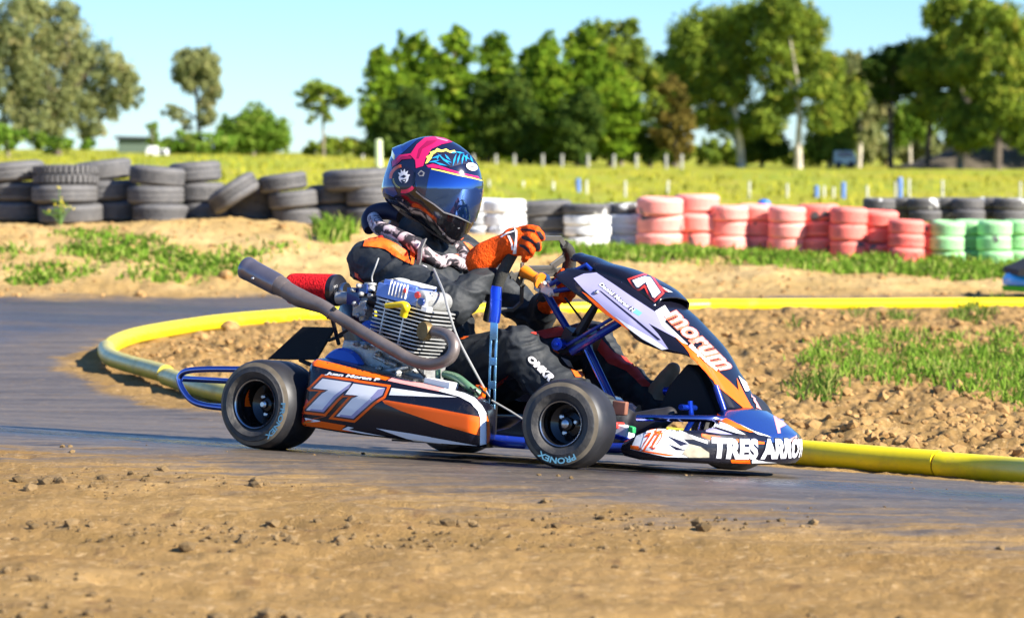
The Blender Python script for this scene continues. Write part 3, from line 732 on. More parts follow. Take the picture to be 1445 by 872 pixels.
# ------------------------------------------------------------------ nose cone
PL=[(1.215,-.455),(1.27,-.462),(1.33,-.45),(1.41,-.395),(1.475,-.325),(1.525,-.23),(1.552,-.12),(1.556,0),(1.535,.11),(1.49,.215),(1.43,.31),(1.36,.385),(1.28,.43),(1.215,.44)]
PLs,_=smooth_path([V((a,b,0)) for a,b in PL],[0]*len(PL),6); NS=len(PLs)
def zt_(u): return float(np.interp(u,[0,.08,.2,.32,.5,.7,.9,1],[.085,.125,.128,.128,.135,.135,.12,.085]))
def zb_(u): return float(np.interp(u,[0,.05,.3,.6,1],[.045,.036,.034,.045,.045]))
rings=[]
acc=[0]
for a,b in zip(PLs,PLs[1:]): acc.append(acc[-1]+(b-a).length)
for i,p in enumerate(PLs):
    u=acc[i]/acc[-1]; t=(PLs[min(i+1,NS-1)]-PLs[max(i-1,0)]).normalized(); n=V((t.y,-t.x,0)); n=-n if n.dot(p-V((1.2,0,0)))<0 else n
    zt,zb=zt_(u),zb_(u); cen=math.exp(-((u-.52)/.23)**4)
    dom=.075*cen; ins=.02+.13*cen
    sec=[p-n*.05+V((0,0,zb+.006)),p-n*.012+V((0,0,zb)),p+V((0,0,zb+.012)),p+n*.006+V((0,0,(zb+zt)/2)),p+V((0,0,zt-.006)),p-n*.010+V((0,0,zt+.004)),
         p-n*(.010+ins*.35)+V((0,0,zt+.004+dom*.52)),p-n*(.010+ins*.65)+V((0,0,zt+.004+dom*.85)),p-n*(.010+ins)+V((0,0,zt+.004+dom)),p-n*(.010+ins*1.25)+V((0,0,zt+dom*.9)),p-n*(.05+ins*1.0)+V((0,0,zb+.02))]
    rings.append(sec)
mb=MB(); mb.loft(rings); nose=mb.build('nose_cone',PANEL,kart,smooth=60)
nbv=bvh_of(nose); ec=crop(860,560,4.983); kc=crop(990,570,8.72)
D=Decal(nose,nbv)
D.poly(kc((200,118),(300,80),(560,78),(800,90),(1000,210),(1165,360),(1172,440),(1000,474),(860,470),(760,462),(860,408),(440,245)),BLUED,.0013,4)
D.poly(kc((118,135),(190,118),(440,245),(650,345),(600,352),(360,280)),ORG,.0019,4)
D.poly(kc((450,245),(640,335),(860,408),(700,380)),WHT,.0019,4)
D.poly(kc((82,175),(118,170),(360,275),(540,380),(420,360),(90,258),(75,235)),WHT,.0019,4)
D.poly(kc((60,300),(110,290),(380,378),(240,372),(50,345)),LAV,.0019,4)
D.poly(kc((880,150),(960,165),(1040,262),(960,300),(970,360),(935,365)),PINK,.0019,4)
D.poly(kc((1030,460),(1165,385),(1172,430),(1100,462)),PINK,.0019,4)
D.poly(kc((0,365),(200,395),(500,440),(770,465),(770,492),(650,490),(400,462),(150,455),(0,400)),ORG,.0013,4)
D.poly(ec((240,215),(300,210),(400,205),(470,225),(560,262),(690,310),(690,330),(600,300),(520,300),(560,330),(640,390),(700,420),(560,425),(400,420),(230,385),(150,365),(165,330),(200,255)),WHT,.0013,5)
D.poly(ec((150,340),(205,345),(230,372),(420,402),(470,412),(400,412),(230,383),(150,362)),ORG,.0019,5)
D.poly(ec((400,270),(560,330),(500,345)),NAVY,.0019,5); D.poly(ec((410,330),(540,375),(470,372)),NAVY,.0019,5)
D.poly(ec((470,240),(560,262),(600,300),(520,298),(470,275)),pm('scuffed_grey',(.34,.32,.30),.8,var=.3),.0023,5)
D.poly(ec((560,330),(640,350),(700,390),(700,425),(560,425),(510,400)),pm('tape_tan',(.42,.37,.27),.75,var=.3,vscale=40),.0023,5)
D.poly(ec((850,440),(985,440),(990,466),(860,462)),ORG,.0019,4); D.poly(ec((1000,420),(1040,445),(1180,460),(1000,464)),WHT,.0019,4)
D.build('graphics',nose)
D=Decal(nose,nbv); qz=ec((262,245),(400,215),(375,345),(225,370))
D.poly(outset(qz,1.5),WHT,.0022,3); D.text('77',qz,RED,.0028,.05,.07,.12); D.text('77',qz,ORG,.0033,.04,.03,.12); D.text('77',qz,WHT,.0038,.0,0,.12)
D.build('race_number',nose)
def nosept(L_,a,off):
    """point on the outer band: arc length L_, height share a"""
    L_=max(0,min(acc[-1],L_)); i=min(int(np.searchsorted(acc,L_)),NS-1); i=max(i,1); t=(L_-acc[i-1])/(acc[i]-acc[i-1])
    g=lambda j: rings[i-1][j].lerp(rings[i][j],t)
    s=a*2; p=g(2).lerp(g(3),s) if s<1 else g(3).lerp(g(4),s-1)
    d=PLs[min(i,NS-1)]-PLs[i-1]; n=V((d.y,-d.x,0)).normalized(); n=-n if n.dot(p-V((1.2,0,0)))<0 else n
    return p+n*off
mb=MB()
for word,l0,l1 in(('TRES',.285,.455),('ARROYOS',.475,.90)):
    mb=MB()
    for m_,ex,of in((NAVY,.055,.0022),(WHT,.015,.0030)):
        mb.mat(m_)
        vs,fs=text_uv(word,.18,.035,ex); mb.add([nosept(l0+(l1-l0)*u,.10+.80*v,of) for u,v in vs],fs)
    mb.build('lettering',None,nose,smooth=60)
# upper bumper bar and brackets in front of the pedals
mb=MB(); mb.mat(BLUECH); mb.tube([(1.18,-.30,.16),(1.30,-.30,.165),(1.42,-.22,.17),(1.45,0,.17),(1.42,.22,.17),(1.28,.3,.165)],.011,12,sub=6)
mb.tube([(1.34,-.22,.07),(1.38,-.25,.165)],.01); mb.tube([(1.34,.22,.07),(1.38,.25,.165)],.01)
mb.build('bumper_bar',None,kart)

# ------------------------------------------------------------------ steering
N1=k(690,440,-.15); N2=k(724,362,-.15); F1=k(802,362,.15); WN=(N2-N1).cross(F1-N1).normalized()
def wp(px,py): return kplane(px,py,N1,WN)
sw=MB(); sw.mat(GREY)
def bar(pts,w):
    P=[wp(*p) for p in pts]
    for a,b in zip(P,P[1:]):
        d=(b-a).normalized(); sd=d.cross(WN).normalized(); sw.box((a+b)/2,(b-a)+d*w*.6,sd*w,WN*.006)
bar([(750,336),(790,336),(799,350),(795,362)],.016); bar([(806,352),(798,362),(779,376)],.030); bar([(779,378),(737,379)],.018)
bar([(737,372),(736,426),(724,437),(704,437)],.014); bar([(721,386),(738,404)],.016); bar([(737,386),(722,390)],.018); bar([(779,376),(790,392),(776,396)],.012); bar([(737,378),(741,356)],.008)
bar([(782,384),(740,385)],.030); bar([(797,388),(768,412)],.014); bar([(790,380),(740,392)],.012)
steer=sw.build('steering_wheel',None,kart,bevel=.001)
g=MB(); g.tube([wp(688,452),wp(695,425),wp(706,392),wp(719,366),wp(733,346),wp(752,338)],[.016,.019,.0195,.0185,.017,.012],16,sub=5); g.build('grip',GRIP,steer)
g=MB(); g.tube([wp(786,418),wp(795,398),wp(803,375),wp(803,356),wp(796,345)],[.018,.022,.023,.021,.015],16,sub=5); g.build('grip',GRIP,steer)
h=MB(); c1=wp(764,391); n=WN if WN.x>0 else -WN
h.mat(pm('hub_orange',(.90,.26,.015),.35,coat=.4)); h.lathe([(.001,-.06),(.020,-.06),(.022,-.048),(.017,-.02),(.017,0),(.026,.012),(.026,.02),(.001,.02)],k(757,393,-.07),n,24)
h.mat(STEEL); h.lathe([(.001,.02),(.03,.02),(.03,.034),(.018,.05),(.018,.07),(.001,.07)],k(757,393,-.02),n,24); h.build('steering_hub',None,steer)
cl=MB(); cl.mat(pm('clamp_white',(.72,.70,.66),.35,metal=.2)); 
for px,py,s in((764,402,.03),(772,410,.034),(781,412,.026),(760,408,.02)): cl.box(k(px,py,-.05),(s,0,-.012),(0,.03,0),(.004,0,s*.7))
for px,py in((768,400),(784,408),(776,416)): cl.ball(k(px,py,-.07),.008,8,6)
cl.build('column_clamp',None,kart,bevel=.003)
ms=MB(); ms.mat(BLUEP)
ms.tube([k(770,412,-.02),k(786,440,-.02),k(806,472,-.02)],.0125); 
ms.tube([k(826,484,-.05),k(868,572,-.05)],.0125); ms.mat(BLUECH); ms.tube([k(823,488,-.10),k(862,572,-.10)],.006); ms.mat(BLUEP)
for y_,dx in((-.09,0),(.09,6)):
    ms.tube([k(776+dx,402,y_),k(805+dx,385,y_),k(828+dx,374,y_),k(834+dx,381,y_)],.008,10)
    ms.tube([k(782+dx,411,y_),k(825+dx,403,y_)],.0075,10)
ms.tube([k(800,487,-.11),k(866,448,-.11)],.006,10); ms.tube([k(806,497,-.11),k(884,450,-.11)],.0125,10); ms.tube([k(812,492,.11),k(884,446,.11)],.011,10)
ms.build('steering_column',None,kart)
bs=MB(); bs.mat(DKST); a0=k(838,432,-.06); 
bs.tube([k(841,430,-.06),k(822,462,-.06),k(806,492,-.06),k(800,500,-.06)],[.013,.017,.02,.02],10); bs.box(k(812,488,-.05),(.06,0,.01),(0,.12,0),(-.01,0,.05)); bs.box(k(820,478,0),(.03,0,-.02),(0,.2,0),(.02,0,.05))
bs.tube([k(797,420,-.03),k(820,450,-.03),k(830,470,-.03)],.004,8)
bs.build('column_bracket',None,kart,bevel=.003)
u=MB(); u.lathe([(.001,-.02),(.016,-.02),(.02,0),(.02,.02),(.001,.02)],k(790,486,-.13),(0,-1,0),20); u.mat(STEEL); u.lathe([(.006,.02),(.006,.03),(.001,.03)],k(790,486,-.13),(0,-1,0),10); u.mats[0]=BLUEM if u.mats else BLUEM
u.mats=[BLUEM,STEEL] if len(u.mats)<2 else u.mats
u.build('steering_joint',None,kart)

# gear lever
gl=MB(); gl.mat(BLUEM); y=-.34
gl.tube([k(701,404,y),k(700,409,y),k(699,440,y),k(697,455,y)],[.0165,.0185,.0185,.0175],20); gl.tube([k(700,422,y),k(700,424,y)],.019,20)
lev=gl.build('gear_lever',None,kart)
gp=MB(); gp.mat(ICE); a,b=k(697.5,452,y),k(693,590,y); d=(b-a); w=.0135; e=d.normalized(); sd=V((e.z,0,-e.x)).normalized()
def seg(t0,t1,s0,s1): p=a+d*((t0+t1)/2); gp.box(p+sd*((s0+s1)/2),d*(t1-t0),sd*(s1-s0),V((0,.005,0)))
holes=[(.20,.38),(.46,.62),(.70,.86)]; last=0
for h0,h1 in holes: seg(last,h0,-w,w); seg(h0,h1,-w,-w*.45); seg(h0,h1,w*.45,w); last=h1
seg(last,1,-w,w); gp.build('lever_plate',None,lev,bevel=.001)
lb=MB(); lb.mat(STEEL); lb.lathe([(.016,0),(.016,.02),(.008,.026),(.001,.026)],k(689,580,y-.01),(0,-1,0),16); lb.mat(DKST); lb.box(k(693,598,y+.01),(.035,0,0),(0,.012,0),(0,0,.12)); lb.tube([k(690,592,y),k(694,606,y),k(686,602,y)],.003,8); lb.build('lever_mount',None,kart)
mb=MB(); mb.tube([k(694,565,-.36),k(720,580,-.36),k(748,598,-.36)],.0035,8); mb.build('shift_rod',CABLE,kart)

# seat
st=MB(); rows=[]
for i in range(3,13):
    t=i/12; zz=[.62,.60,.53,.45,.37,.29,.21,.14,.09,.07,.075,.10,.14][i]; xx=[-.10,-.095,-.075,-.05,-.025,.0,.035,.085,.16,.27,.38,.47,.53][i]; wv=[.10,.15,.18,.195,.205,.21,.215,.215,.21,.205,.195,.18,.16][i]
    up=[0,.01,.03,.06,.09,.12,.14,.16,.17,.16,.13,.09,.05][i]; fwd=[0,.01,.03,.06,.09,.11,.12,.11,.08,.05,.03,.01,0][i]
    rows.append([V((xx+fwd*s2,wv*s1,zz+up*s2)) for s1,s2 in((-1.02,1),(-1,.6),(-.92,.2),(-.7,.03),(-.35,0),(0,0),(.35,0),(.7,.03),(.92,.2),(1,.6),(1.02,1))])
st.loft(rows,caps=False,close=False); so2=st.build('seat',BLK,kart,smooth=60); md=so2.modifiers.new('thickness','SOLIDIFY'); md.thickness=.012

# pedals and foot straps
pd=MB(); pd.mat(BLUEM)
for y_ in(-.17,.17):
    p2=MB(); p2.tube([(1.26,y_,.09),(1.30,y_,.16),(1.29,y_,.22)],.009,10); p2.tube([(1.285,y_-.05,.2),(1.285,y_+.05,.2)],.009,10); p2.build('pedal',BLUEM,kart)
pd.tube([k(938,552,.12),k(972,552,.12)],.014,14)
pd.build('footrest',None,kart)
mb=MB(); mb.prism([k(866,565,-.27),k(886,567,-.27),k(884,586,-.27),k(866,586,-.27)],(0,.02,0)); mb.build('brake_guard',LEATH,kart,bevel=.004)
mb=MB(); mb.mat(WHT); mb.box(k(881,608,-.33),(.05,0,-.01),(0,.06,0),(.005,0,.035)); mb.mat(BLUEM); mb.box(k(884,619,-.34),(.07,0,-.016),(0,.05,0),(.004,0,.014)); mb.mat(RED); mb.box(k(872,600,-.345),(.02,0,0),(0,.05,0),(0,0,.02)); mb.mat(GRN); mb.box(k(892,606,-.36),(.018,0,-.004),(0,.02,0),(0,0,.02)); mb.build('brake_reservoir',None,kart,bevel=.003)
mb=MB(); mb.mat(MATTE); mb.prism([k(948,592,.05),k(970,545,.05),k(996,514,.05),k(1014,530,.05),k(1040,590,.05)],(0,.26,0)); mb.build('pedal_shroud',None,kart,bevel=.01)
mb=MB(); mb.mat(BLUEP); mb.tube([k(1010,545,-.12),k(1022,580,-.12)],.010); mb.tube([k(1010,545,.1),k(1022,580,.1)],.010); mb.tube([k(1010,545,-.12),k(1010,545,.1)],.006); mb.build('fairing_stay',None,kart)

# ------------------------------------------------------------------ engine
E=crop(460,380,5.45); E4=crop(330,360,4.36); ye=-.45
def e(px,py,y=ye): return k(*E((px,py))[0],y)
def e4(px,py,y=ye): return k(*E4((px,py))[0],y)
en=MB(); en.mat(ALU)
cc=e4(770,745,-.40)
en.lathe([(.001,-.10),(.085,-.10),(.095,-.08),(.095,.06),(.07,.085),(.001,.085)],cc,(0,-1,0),40)
en.lathe([(.001,-.10),(.075,-.10),(.085,-.06),(.085,.05),(.001,.06)],e4(1010,700,-.40),(0,-1,0),32)
en.box(e4(930,650,-.40),(.24,0,-.03),(0,.16,0),(.02,0,.09)); en.box(e4(1130,700,-.42),(.13,0,-.02),(0,.12,0),(.01,0,.06))
rg=random.Random(5)
for px,py,s in((900,612,.012),(955,660,.011),(1010,605,.013),(1075,655,.011),(1030,725,.012),(1130,712,.010),(905,700,.012),(820,560,.012),(765,545,.011)):
    en.lathe([(.001,.0),(s*.9,.0),(s*.9,.018),(s*.45,.022),(s*.45,.03),(.001,.03)],e4(px,py,-.49),(0,-1,0),10)
for a in((860,620,1000,680),(960,620,1140,700),(900,720,1080,690)): en.tube([e4(a[0],a[1],-.50),e4(a[2],a[3],-.50)],.008,8)
eng=en.build('engine',None,kart,bevel=.004)
bc=MB(); bc.mat(ENGB); bc.lathe([(.086,.0),(.088,.012),(.080,.028),(.05,.036),(.001,.038)],cc+V((0,-.085,0)),(0,-1,0),40); bc.lathe([(.02,0),(.02,.012),(.001,.012)],cc+V((0,-.12,0)),(0,-1,0),20); bc.build('clutch_cover',None,eng)
bc=MB(); bc.mat(ENGB); bc.lathe([(.001,0),(.035,0),(.035,.03),(.02,.045),(.001,.045)],e(365,480,-.42),(0,-1,0),24); bc.build('starter_cap',None,eng)
# finned cylinder
TLc,TRc,BRc,BLc=e(450,200),e(938,330),e(830,655),e(400,480)
e1=(TRc-TLc); e1.y=0; wl=e1.length; e1.normalize(); e2=V((-e1.z,0,e1.x)); e2=e2 if e2.z>0 else -e2
base=e(590,640); topc=e(690,270)
Hh=(topc-base).dot(e2); c0=base+e1*(.0)
fm=MB(); fm.mat(DKST); fm.box(base+e2*(Hh*.5)+e1*.0,e1*.115,V((0,.125,0)),e2*Hh)
fm.mat(ALUB); NF=13
for i in range(NF):
    t=(i+.5)/NF; wd=np.interp(t,[0,.25,.7,1],[.155,.195,.212,.205]); p=base+e2*(Hh*t)+e1*(.004+.010*t)
    n=8; hw=wd/2; hd=.088; poly=[]
    for sx,sy in((1,1),(-1,1),(-1,-1),(1,-1)):
        for q in range(4):
            a={(1,1):0,(-1,1):90,(-1,-1):180,(1,-1):270}[(sx,sy)]+q*30; poly.append(p+e1*(sx*(hw-.02)+math.cos(R(a))*.02)+V((0,sy*(hd-.02)+math.sin(R(a))*.02,0)))
    fm.prism(poly,e2*.0036)
for dx in(-.045,.03): fm.box(base+e2*(Hh*.5)+e1*dx+V((0,-.078,0)),e1*.005,V((0,.016,0)),e2*Hh*.96)
cyl=fm.build('cylinder',None,eng,smooth=30)
hd=MB(); hd.mat(ENGL); hb=base+e2*Hh
hd.box(hb+e2*.022+e1*-.02,e1*.155,V((0,.15,0)),e2*.044); hd.box(hb+e2*.048+e1*-.025,e1*.125,V((0,.12,0)),e2*.02)
hd.mat(WHT); 
for i in range(6): hd.box(hb+e2*.036+e1*(-.048+i*.0125)+V((0,-.076,0)),e1*.0055,V((0,.008,0)),e2*.046)
hd.box(hb+e2*.062+e1*.0,e1*.09,V((0,.10,0)),e2*.008)
hd.mat(ALU); hd.lathe([(.001,-.15),(.027,-.15),(.030,-.14),(.030,-.004),(.024,.003),(.001,.003)],hb+e2*.024+e1*.066+V((0,-.07,0)),(0,-1,0),28)
hd.mat(RED); hd.lathe([(.011,0),(.011,.006),(.001,.006)],hb+e2*.036+e1*.056+V((0,-.072,0)),(0,-1,0),16); hd.box(hb+e2*.04+e1*.012+V((0,-.082,0)),e1*.012,V((0,.006,0)),e2*.014); hd.mat(BLUED); hd.lathe([(.013,0),(.013,.008),(.001,.008)],hb+e2*.018+e1*.076+V((0,-.072,0)),(0,-1,0),14)
hd.mat(STEEL)
for dx in(-.08,-.03,.03,.085): hd.lathe([(.007,-.01),(.007,.02),(.001,.022)],hb+e2*.03+e1*dx+V((0,-.045,0)),e2,8)
hd.mat(WHT); hd.box(hb+e2*.0+e1*.098+V((0,-.07,0)),e1*.025,V((0,.03,0)),e2*.018)
hd.build('head_cover',None,eng,bevel=.004)
pg=MB(); pg.tube([e(462,282,-.555),e(530,275,-.56),e(590,272,-.56),e(615,290,-.56),e(605,320,-.555),e(595,362,-.55)],[.0085,.009,.0115,.014,.013,.012],14,sub=5); pg.build('plug_cap',YEL,eng)
mb=MB(); mb.tube([e(462,282,-.555),e(430,270,-.53),e(400,240,-.5),e(410,170,-.47),e(470,100,-.44),e(560,75,-.40),e(640,90,-.36)],.0042,8,sub=6); mb.build('spark_lead',CABLE,eng)
# intake: carburettor, spigot and red cone filter
cb=MB(); cb.mat(ALU); yc=-.40
cb.tube([e4(640,262,yc),e4(725,262,yc)],[.021,.019],20); cb.mat(BLUED); cb.box(e4(765,255,yc),(.05,0,0),(0,.06,0),(0,0,.055)); cb.mat(ALU)
cb.tube([e4(720,262,yc),e4(860,285,yc)],.018,16); cb.tube([e4(840,185,yc-.01),e4(842,225,yc-.01)],.016,14); cb.lathe([(.02,0),(.02,.008),(.001,.008)],e4(840,186,yc-.01),(0,0,1),14)
cb.box(e4(800,330,yc),(.05,0,0),(0,.055,0),(0,0,.05)); cb.tube([e4(800,350,yc),e4(800,405,yc)],[.02,.014],14)
for px,py in((740,215),(775,190),(790,240),(750,300),(820,330),(845,250),(770,370)): cb.lathe([(.008,0),(.008,.012),(.003,.016),(.001,.016)],e4(px,py,yc-.035),(0,-1,0),8)
cb.mat(DKST); cb.tube([e4(850,270,yc),e4(930,300,yc)],.026,16); cb.mat(GREY); cb.tube([e4(870,230,-.43),e4(900,170,-.43),e4(980,150,-.42),e4(1010,160,-.42)],.003,8,sub=5)
cb.mat(BLUED); cb.box(e4(820,210,yc-.01),(.03,0,0),(0,.05,0),(0,0,.03))
carb=cb.build('carburettor',None,eng,bevel=.002)
mb=MB(); mb.tube([e4(852,165,-.42),e4(850,130,-.42),e4(872,70,-.42),e4(890,20,-.40)],.0028,8,sub=5); mb.build('throttle_cable',CABLE,carb)
mb=MB(); mb.mat(FILT); a,b=e4(362,238,-.36),e4(556,215,-.36); ax=(b-a); ax_n=ax.normalized()
a=e4(350,208,-.36); b=e4(612,216,-.36); ax=b-a; Lx=ax.length
mb.lathe([(.001,0),(.044,0),(.050,.006),(.052,.02),(.053,Lx)],a,ax,48); af=mb.build('air_filter',None,kart,smooth=40)
mb=MB(); mb.mat(BLK); mb.lathe([(.051,0),(.052,.006),(.052,.022),(.045,.030),(.026,.034),(.024,.05)],b-ax.normalized()*.002,ax,40); mb.mat(STEEL); mb.lathe([(.0255,.036),(.0265,.04),(.0265,.05),(.0255,.054)],b,ax,32); mb.build('filter_collar',None,af)
# exhaust
ex=MB(); ex.mat(EXH)
path=[(607,468,-.53),(620,469,-.555),(634,475,-.575),(641,488,-.585),(636,503,-.59),(622,511.5,-.592),(603,514,-.592),(579,507,-.59),(556,494,-.588),(533,481,-.585),(505,464.5,-.58),(478,448,-.575),(466,440.5,-.573)]
pp=[k(a,b,c) for a,b,c in path]; ex.tube(pp,[.0185]*3+[.019]*5+[.0193]*5,20,sub=4)
ex.mat(pm('flange_rust',(.22,.15,.06),.6,metal=.6,var=.3)); ex.lathe([(.001,-.012),(.028,-.012),(.03,0),(.028,.012),(.001,.012)],k(600,467,-.545),(-.35,-1,0),18)
exh=ex.build('exhaust_pipe',None,kart)
mf=MB(); mf.mat(EXH)
q=[k(470,443,-.573),k(455,433,-.57),k(424,421,-.565),k(402,408,-.562)]; mf.tube(q,[.0215,.0225,.030,.028],24,sub=5)
q=[k(403,408.5,-.562),k(398,405,-.561),k(392,402,-.56)]; mf.tube(q,[.029,.0315,.0335],24)
mf.mat(EXHC); q=[k(393,402.5,-.56),k(390,401,-.56),k(358,384,-.556),k(354,382,-.556),k(352.5,381,-.556),k(347,378,-.556),k(345.5,377.3,-.556)]; mf.tube(q,[.034,.0355,.0365,.0365,.038,.038,.035],28)
mf.mat(DKST); mf.tube([k(346,377.6,-.556),k(345,377,-.556)],.029,24)
mf.mat(STEEL); mf.ball(k(357,393,-.592),.006,8,6)
mf.build('muffler',None,exh,smooth=40)
mb=MB(); mb.mat(DKST); mb.tube([k(463,448,-.56),k(461,440,-.53),k(466,433,-.53),k(472,436,-.59)],.006,8,sub=4); mb.tube([k(468,446,-.56),k(474,470,-.50),k(478,485,-.46)],.007,8); mb.tube([k(476,474,-.48),k(500,460,-.45)],.005,8); mb.build('exhaust_hanger',None,exh)
# cables, fuel line, small fittings beside the engine
mb=MB(); mb.tube([k(612,380,-.26),k(625,410,-.44),k(632,435,-.52),k(645,475,-.50),k(668,520,-.48),k(690,560,-.42)],.0042,8,sub=6); mb.build('clutch_cable',CABLE,kart)
mb=MB(); mb.mat(WHT); mb.box(k(622,543,-.54),(.095,0,-.012),(0,.05,0),(.004,0,.03)); mb.mat(pm('hose_green',(.10,.20,.11),.35,coat=.4)); mb.tube([k(627,528,-.48),k(645,533,-.50),k(662,546,-.52),k(676,556,-.50)],.013,12,sub=4); mb.tube([k(618,518,-.48),k(618,535,-.48)],.009,12); mb.mat(ORG); mb.box(k(678,552,-.45),(.03,0,-.01),(0,.02,0),(.005,0,.03)); mb.mat(DKST); mb.tube([k(588,520,-.52),k(610,540,-.52),k(640,548,-.52)],.004,8,sub=4)
for px,py in((668,548),(676,545),(683,552),(661,543)): mb.tube([k(px,py,-.52),k(px+8,py+10,-.54)],.0035,8)
mb.build('fuel_fittings',None,kart,bevel=.003)
# ------------------------------------------------------------------ driver (kart-local geometry)
driver=bpy.data.objects.new('person',None)
SUIT=pm('suit_charcoal',(.015,.018,.021),.68,var=.2,vscale=30,bump=.15,bscale=90)
SUITB=pm('suit_black',(.010,.010,.012),.7)
GLV=pm('glove_orange',(.90,.095,.005),.75,var=.22,vscale=35,bump=.8,bscale=140,spec=.2)
def capsules(name,chains,voxel,mat,parent,smooth=6,amp=0.,fscale=14):
    """one continuous skin grown over tapered limb chains"""
    mb=MB()
    for ch in chains:
        pts=[V(p[:3]) for p in ch]; rs=[p[3] for p in ch]
        for (p,r) in zip(pts,rs): mb.ball(p,r,16,10)
        for i in range(len(pts)-1): mb.tube([pts[i],pts[i+1]],[rs[i],rs[i+1]],16)
    o=mb.build(name,mat,None,smooth=0)
    rm=o.modifiers.new('skin','REMESH'); rm.mode='VOXEL'; rm.voxel_size=voxel
    sm=o.modifiers.new('soft','SMOOTH'); sm.iterations=smooth; sm.factor=.5
    dg=bpy.context.evaluated_depsgraph_get(); me=bpy.data.meshes.new_from_object(o.evaluated_get(dg)); 
    old=o.data; o.modifiers.clear(); o.data=me; me.name=name; bpy.data.meshes.remove(old)
    if amp:
        for v,nn in zip(me.vertices,[n.vector.copy() for n in me.vertex_normals]):
            p=v.co; w=noise.noise(p*5)*.5
            q=V((p.x*fscale*.6+p.z*fscale*.5+w*3,p.y*fscale*.6,p.z*fscale-p.x*fscale*.45+w*2))
            f=(1-abs(noise.noise(q))*2.2); f2=(1-abs(noise.noise(q*2.3+V((7,3,1))))*2.4) if fscale<30 else noise.noise(p*fscale*2.6)
            v.co=p+nn*(amp*(max(0,f)**1.6-.35)+amp*.34*f2)
    me.polygons.foreach_set('use_smooth',[True]*len(me.polygons)); o.parent=parent; return o
sN=k(522,371,-.19); sF=k(650,362,.19); elN=k(640,431,-.27); wrN=k(685,389,-.17); elF=k(760,452,.27); wrF=k(775,420,.17)
hipN=V((.27,-.105,.205)); hipF=V((.27,.105,.205)); knN=k(731,492,-.20); anN=V((1.06,-.17,.135)); knF=k(836,482,.21); anF=k(925,572,.16)
neck=k(590,325,0.0); chest=(sN+sF)/2+V((.03,0,-.09)); belly=V((.19,0,.34))
def pt(p,r): return (p.x,p.y,p.z,r)
mid=lambda a,b,t:a.lerp(b,t)
ch=[[pt(V((.215,0,.20)),.12),pt(belly+V((.05,0,0)),.135),pt(V((.25,0,.42)),.12),pt(chest,.135),pt((sN+sF)/2+V((0,0,-.03)),.10),pt(neck,.062),pt(k(602,300,0),.06)],
 [pt(chest+V((0,-.07,0)),.115),pt(V((.20,-.07,.26)),.10)],[pt(chest+V((0,.07,0)),.115),pt(V((.20,.07,.26)),.10)],
 [pt((sN+sF)/2+V((0,-.06,.0)),.085),pt(sN,.073)],[pt((sN+sF)/2+V((0,.06,.0)),.085),pt(sF,.073)],
 [pt(sN,.074),pt(mid(sN,elN,.5)+V((.0,-.02,.0)),.070),pt(elN,.066),pt(mid(elN,wrN,.5)+V((0,0,-.005)),.056),pt(wrN,.042)],
 [pt(sF,.073),pt(mid(sF,elF,.5),.062),pt(elF,.054),pt(mid(elF,wrF,.5),.05),pt(wrF,.036)],
 [pt(V((.22,-.09,.21)),.115),pt(hipN,.108),pt(mid(hipN,knN,.55)+V((0,0,.012)),.092),pt(knN,.074),pt(mid(knN,anN,.35)+V((-.03,0,-.02)),.070),pt(mid(knN,anN,.75),.052),pt(anN,.044)],
 [pt(V((.22,.09,.21)),.115),pt(hipF,.105),pt(mid(hipF,knF,.55)+V((0,0,.012)),.09),pt(knF,.072),pt(mid(knF,anF,.35)+V((-.03,0,-.02)),.068),pt(mid(knF,anF,.75),.052),pt(anF,.045)]]
COL.objects.link(driver); driver.location=KMAT@V((.22,0,.1)); DM=Matrix.Translation(driver.location)
tag(driver,'kart driver in black and orange race suit, gloves and painted helmet, gripping the wheel','person')
bpy.context.view_layer.update()
def own(o):
    """parts are shaped in kart space; hand them to the driver's empty"""
    o.data.transform(DM.inverted()@KMAT); o.parent=driver; o.matrix_parent_inverse=Matrix.Identity(4); return o
body=capsules('body',ch,.0052,SUIT,None,7,.0082,14)
bb=bvh_of(body)
sc5=crop(480,280,6.227)
# printed panels of the suit
D=Decal(body,bb); SO=pm('suit_orange',(.95,.13,.005),.6,var=.12,bump=.2,bscale=90); SR=pm('suit_red',(.55,.03,.015),.6); SW=pm('suit_white',(.75,.72,.72),.6)
D.poly(sc5((205,425),(240,320),(300,335),(400,365),(500,410),(590,470),(612,580),(560,560),(470,510),(400,455),(330,440),(260,430)),SO,.0045,2.5)
D.poly(sc5((245,300),(340,290),(385,355),(320,350),(240,330)),SR,.0055,2.5)
D.poly(sc5((610,455),(665,480),(640,590),(618,585)),SO,.0045,2.5)
D.poly(sc5((990,495),(1105,495),(1060,540),(1010,525)),SO,.003,4)
D.poly(sc5((1080,385),(1130,400),(1190,455),(1170,520),(1150,470)),SO,.003,4)
D.poly(sc5((132,640),(170,690),(225,735),(170,715),(135,690)),SR,.003,4); D.poly(sc5((138,650),(168,665),(165,700),(140,690)),SO,.0036,4)
cc8=crop(640,440,3.964)
D.poly(cc8((240,395),(310,350),(275,400),(240,430)),SR,.003,4); D.poly(cc8((0,140),(90,140),(60,155),(0,160)),SO,.003,4)
D.poly(cc8((555,200),(600,235),(585,232),(560,220)),SO,.003,4); D.poly(cc8((600,250),(650,270),(672,312),(640,300)),SW,.003,4); D.poly(cc8((650,312),(690,325),(735,368),(680,366)),SO,.003,4)
D.poly([(748,470),(790,462),(816,468),(800,474),(770,478)],SR,.003,4)
D.poly([(828,481),(848,478),(866,498),(890,508),(912,537),(922,547),(906,545),(884,524),(858,512),(842,493)],SR,.003,4)
g=D.build('suit_panels',None); g.parent=None; own(g)
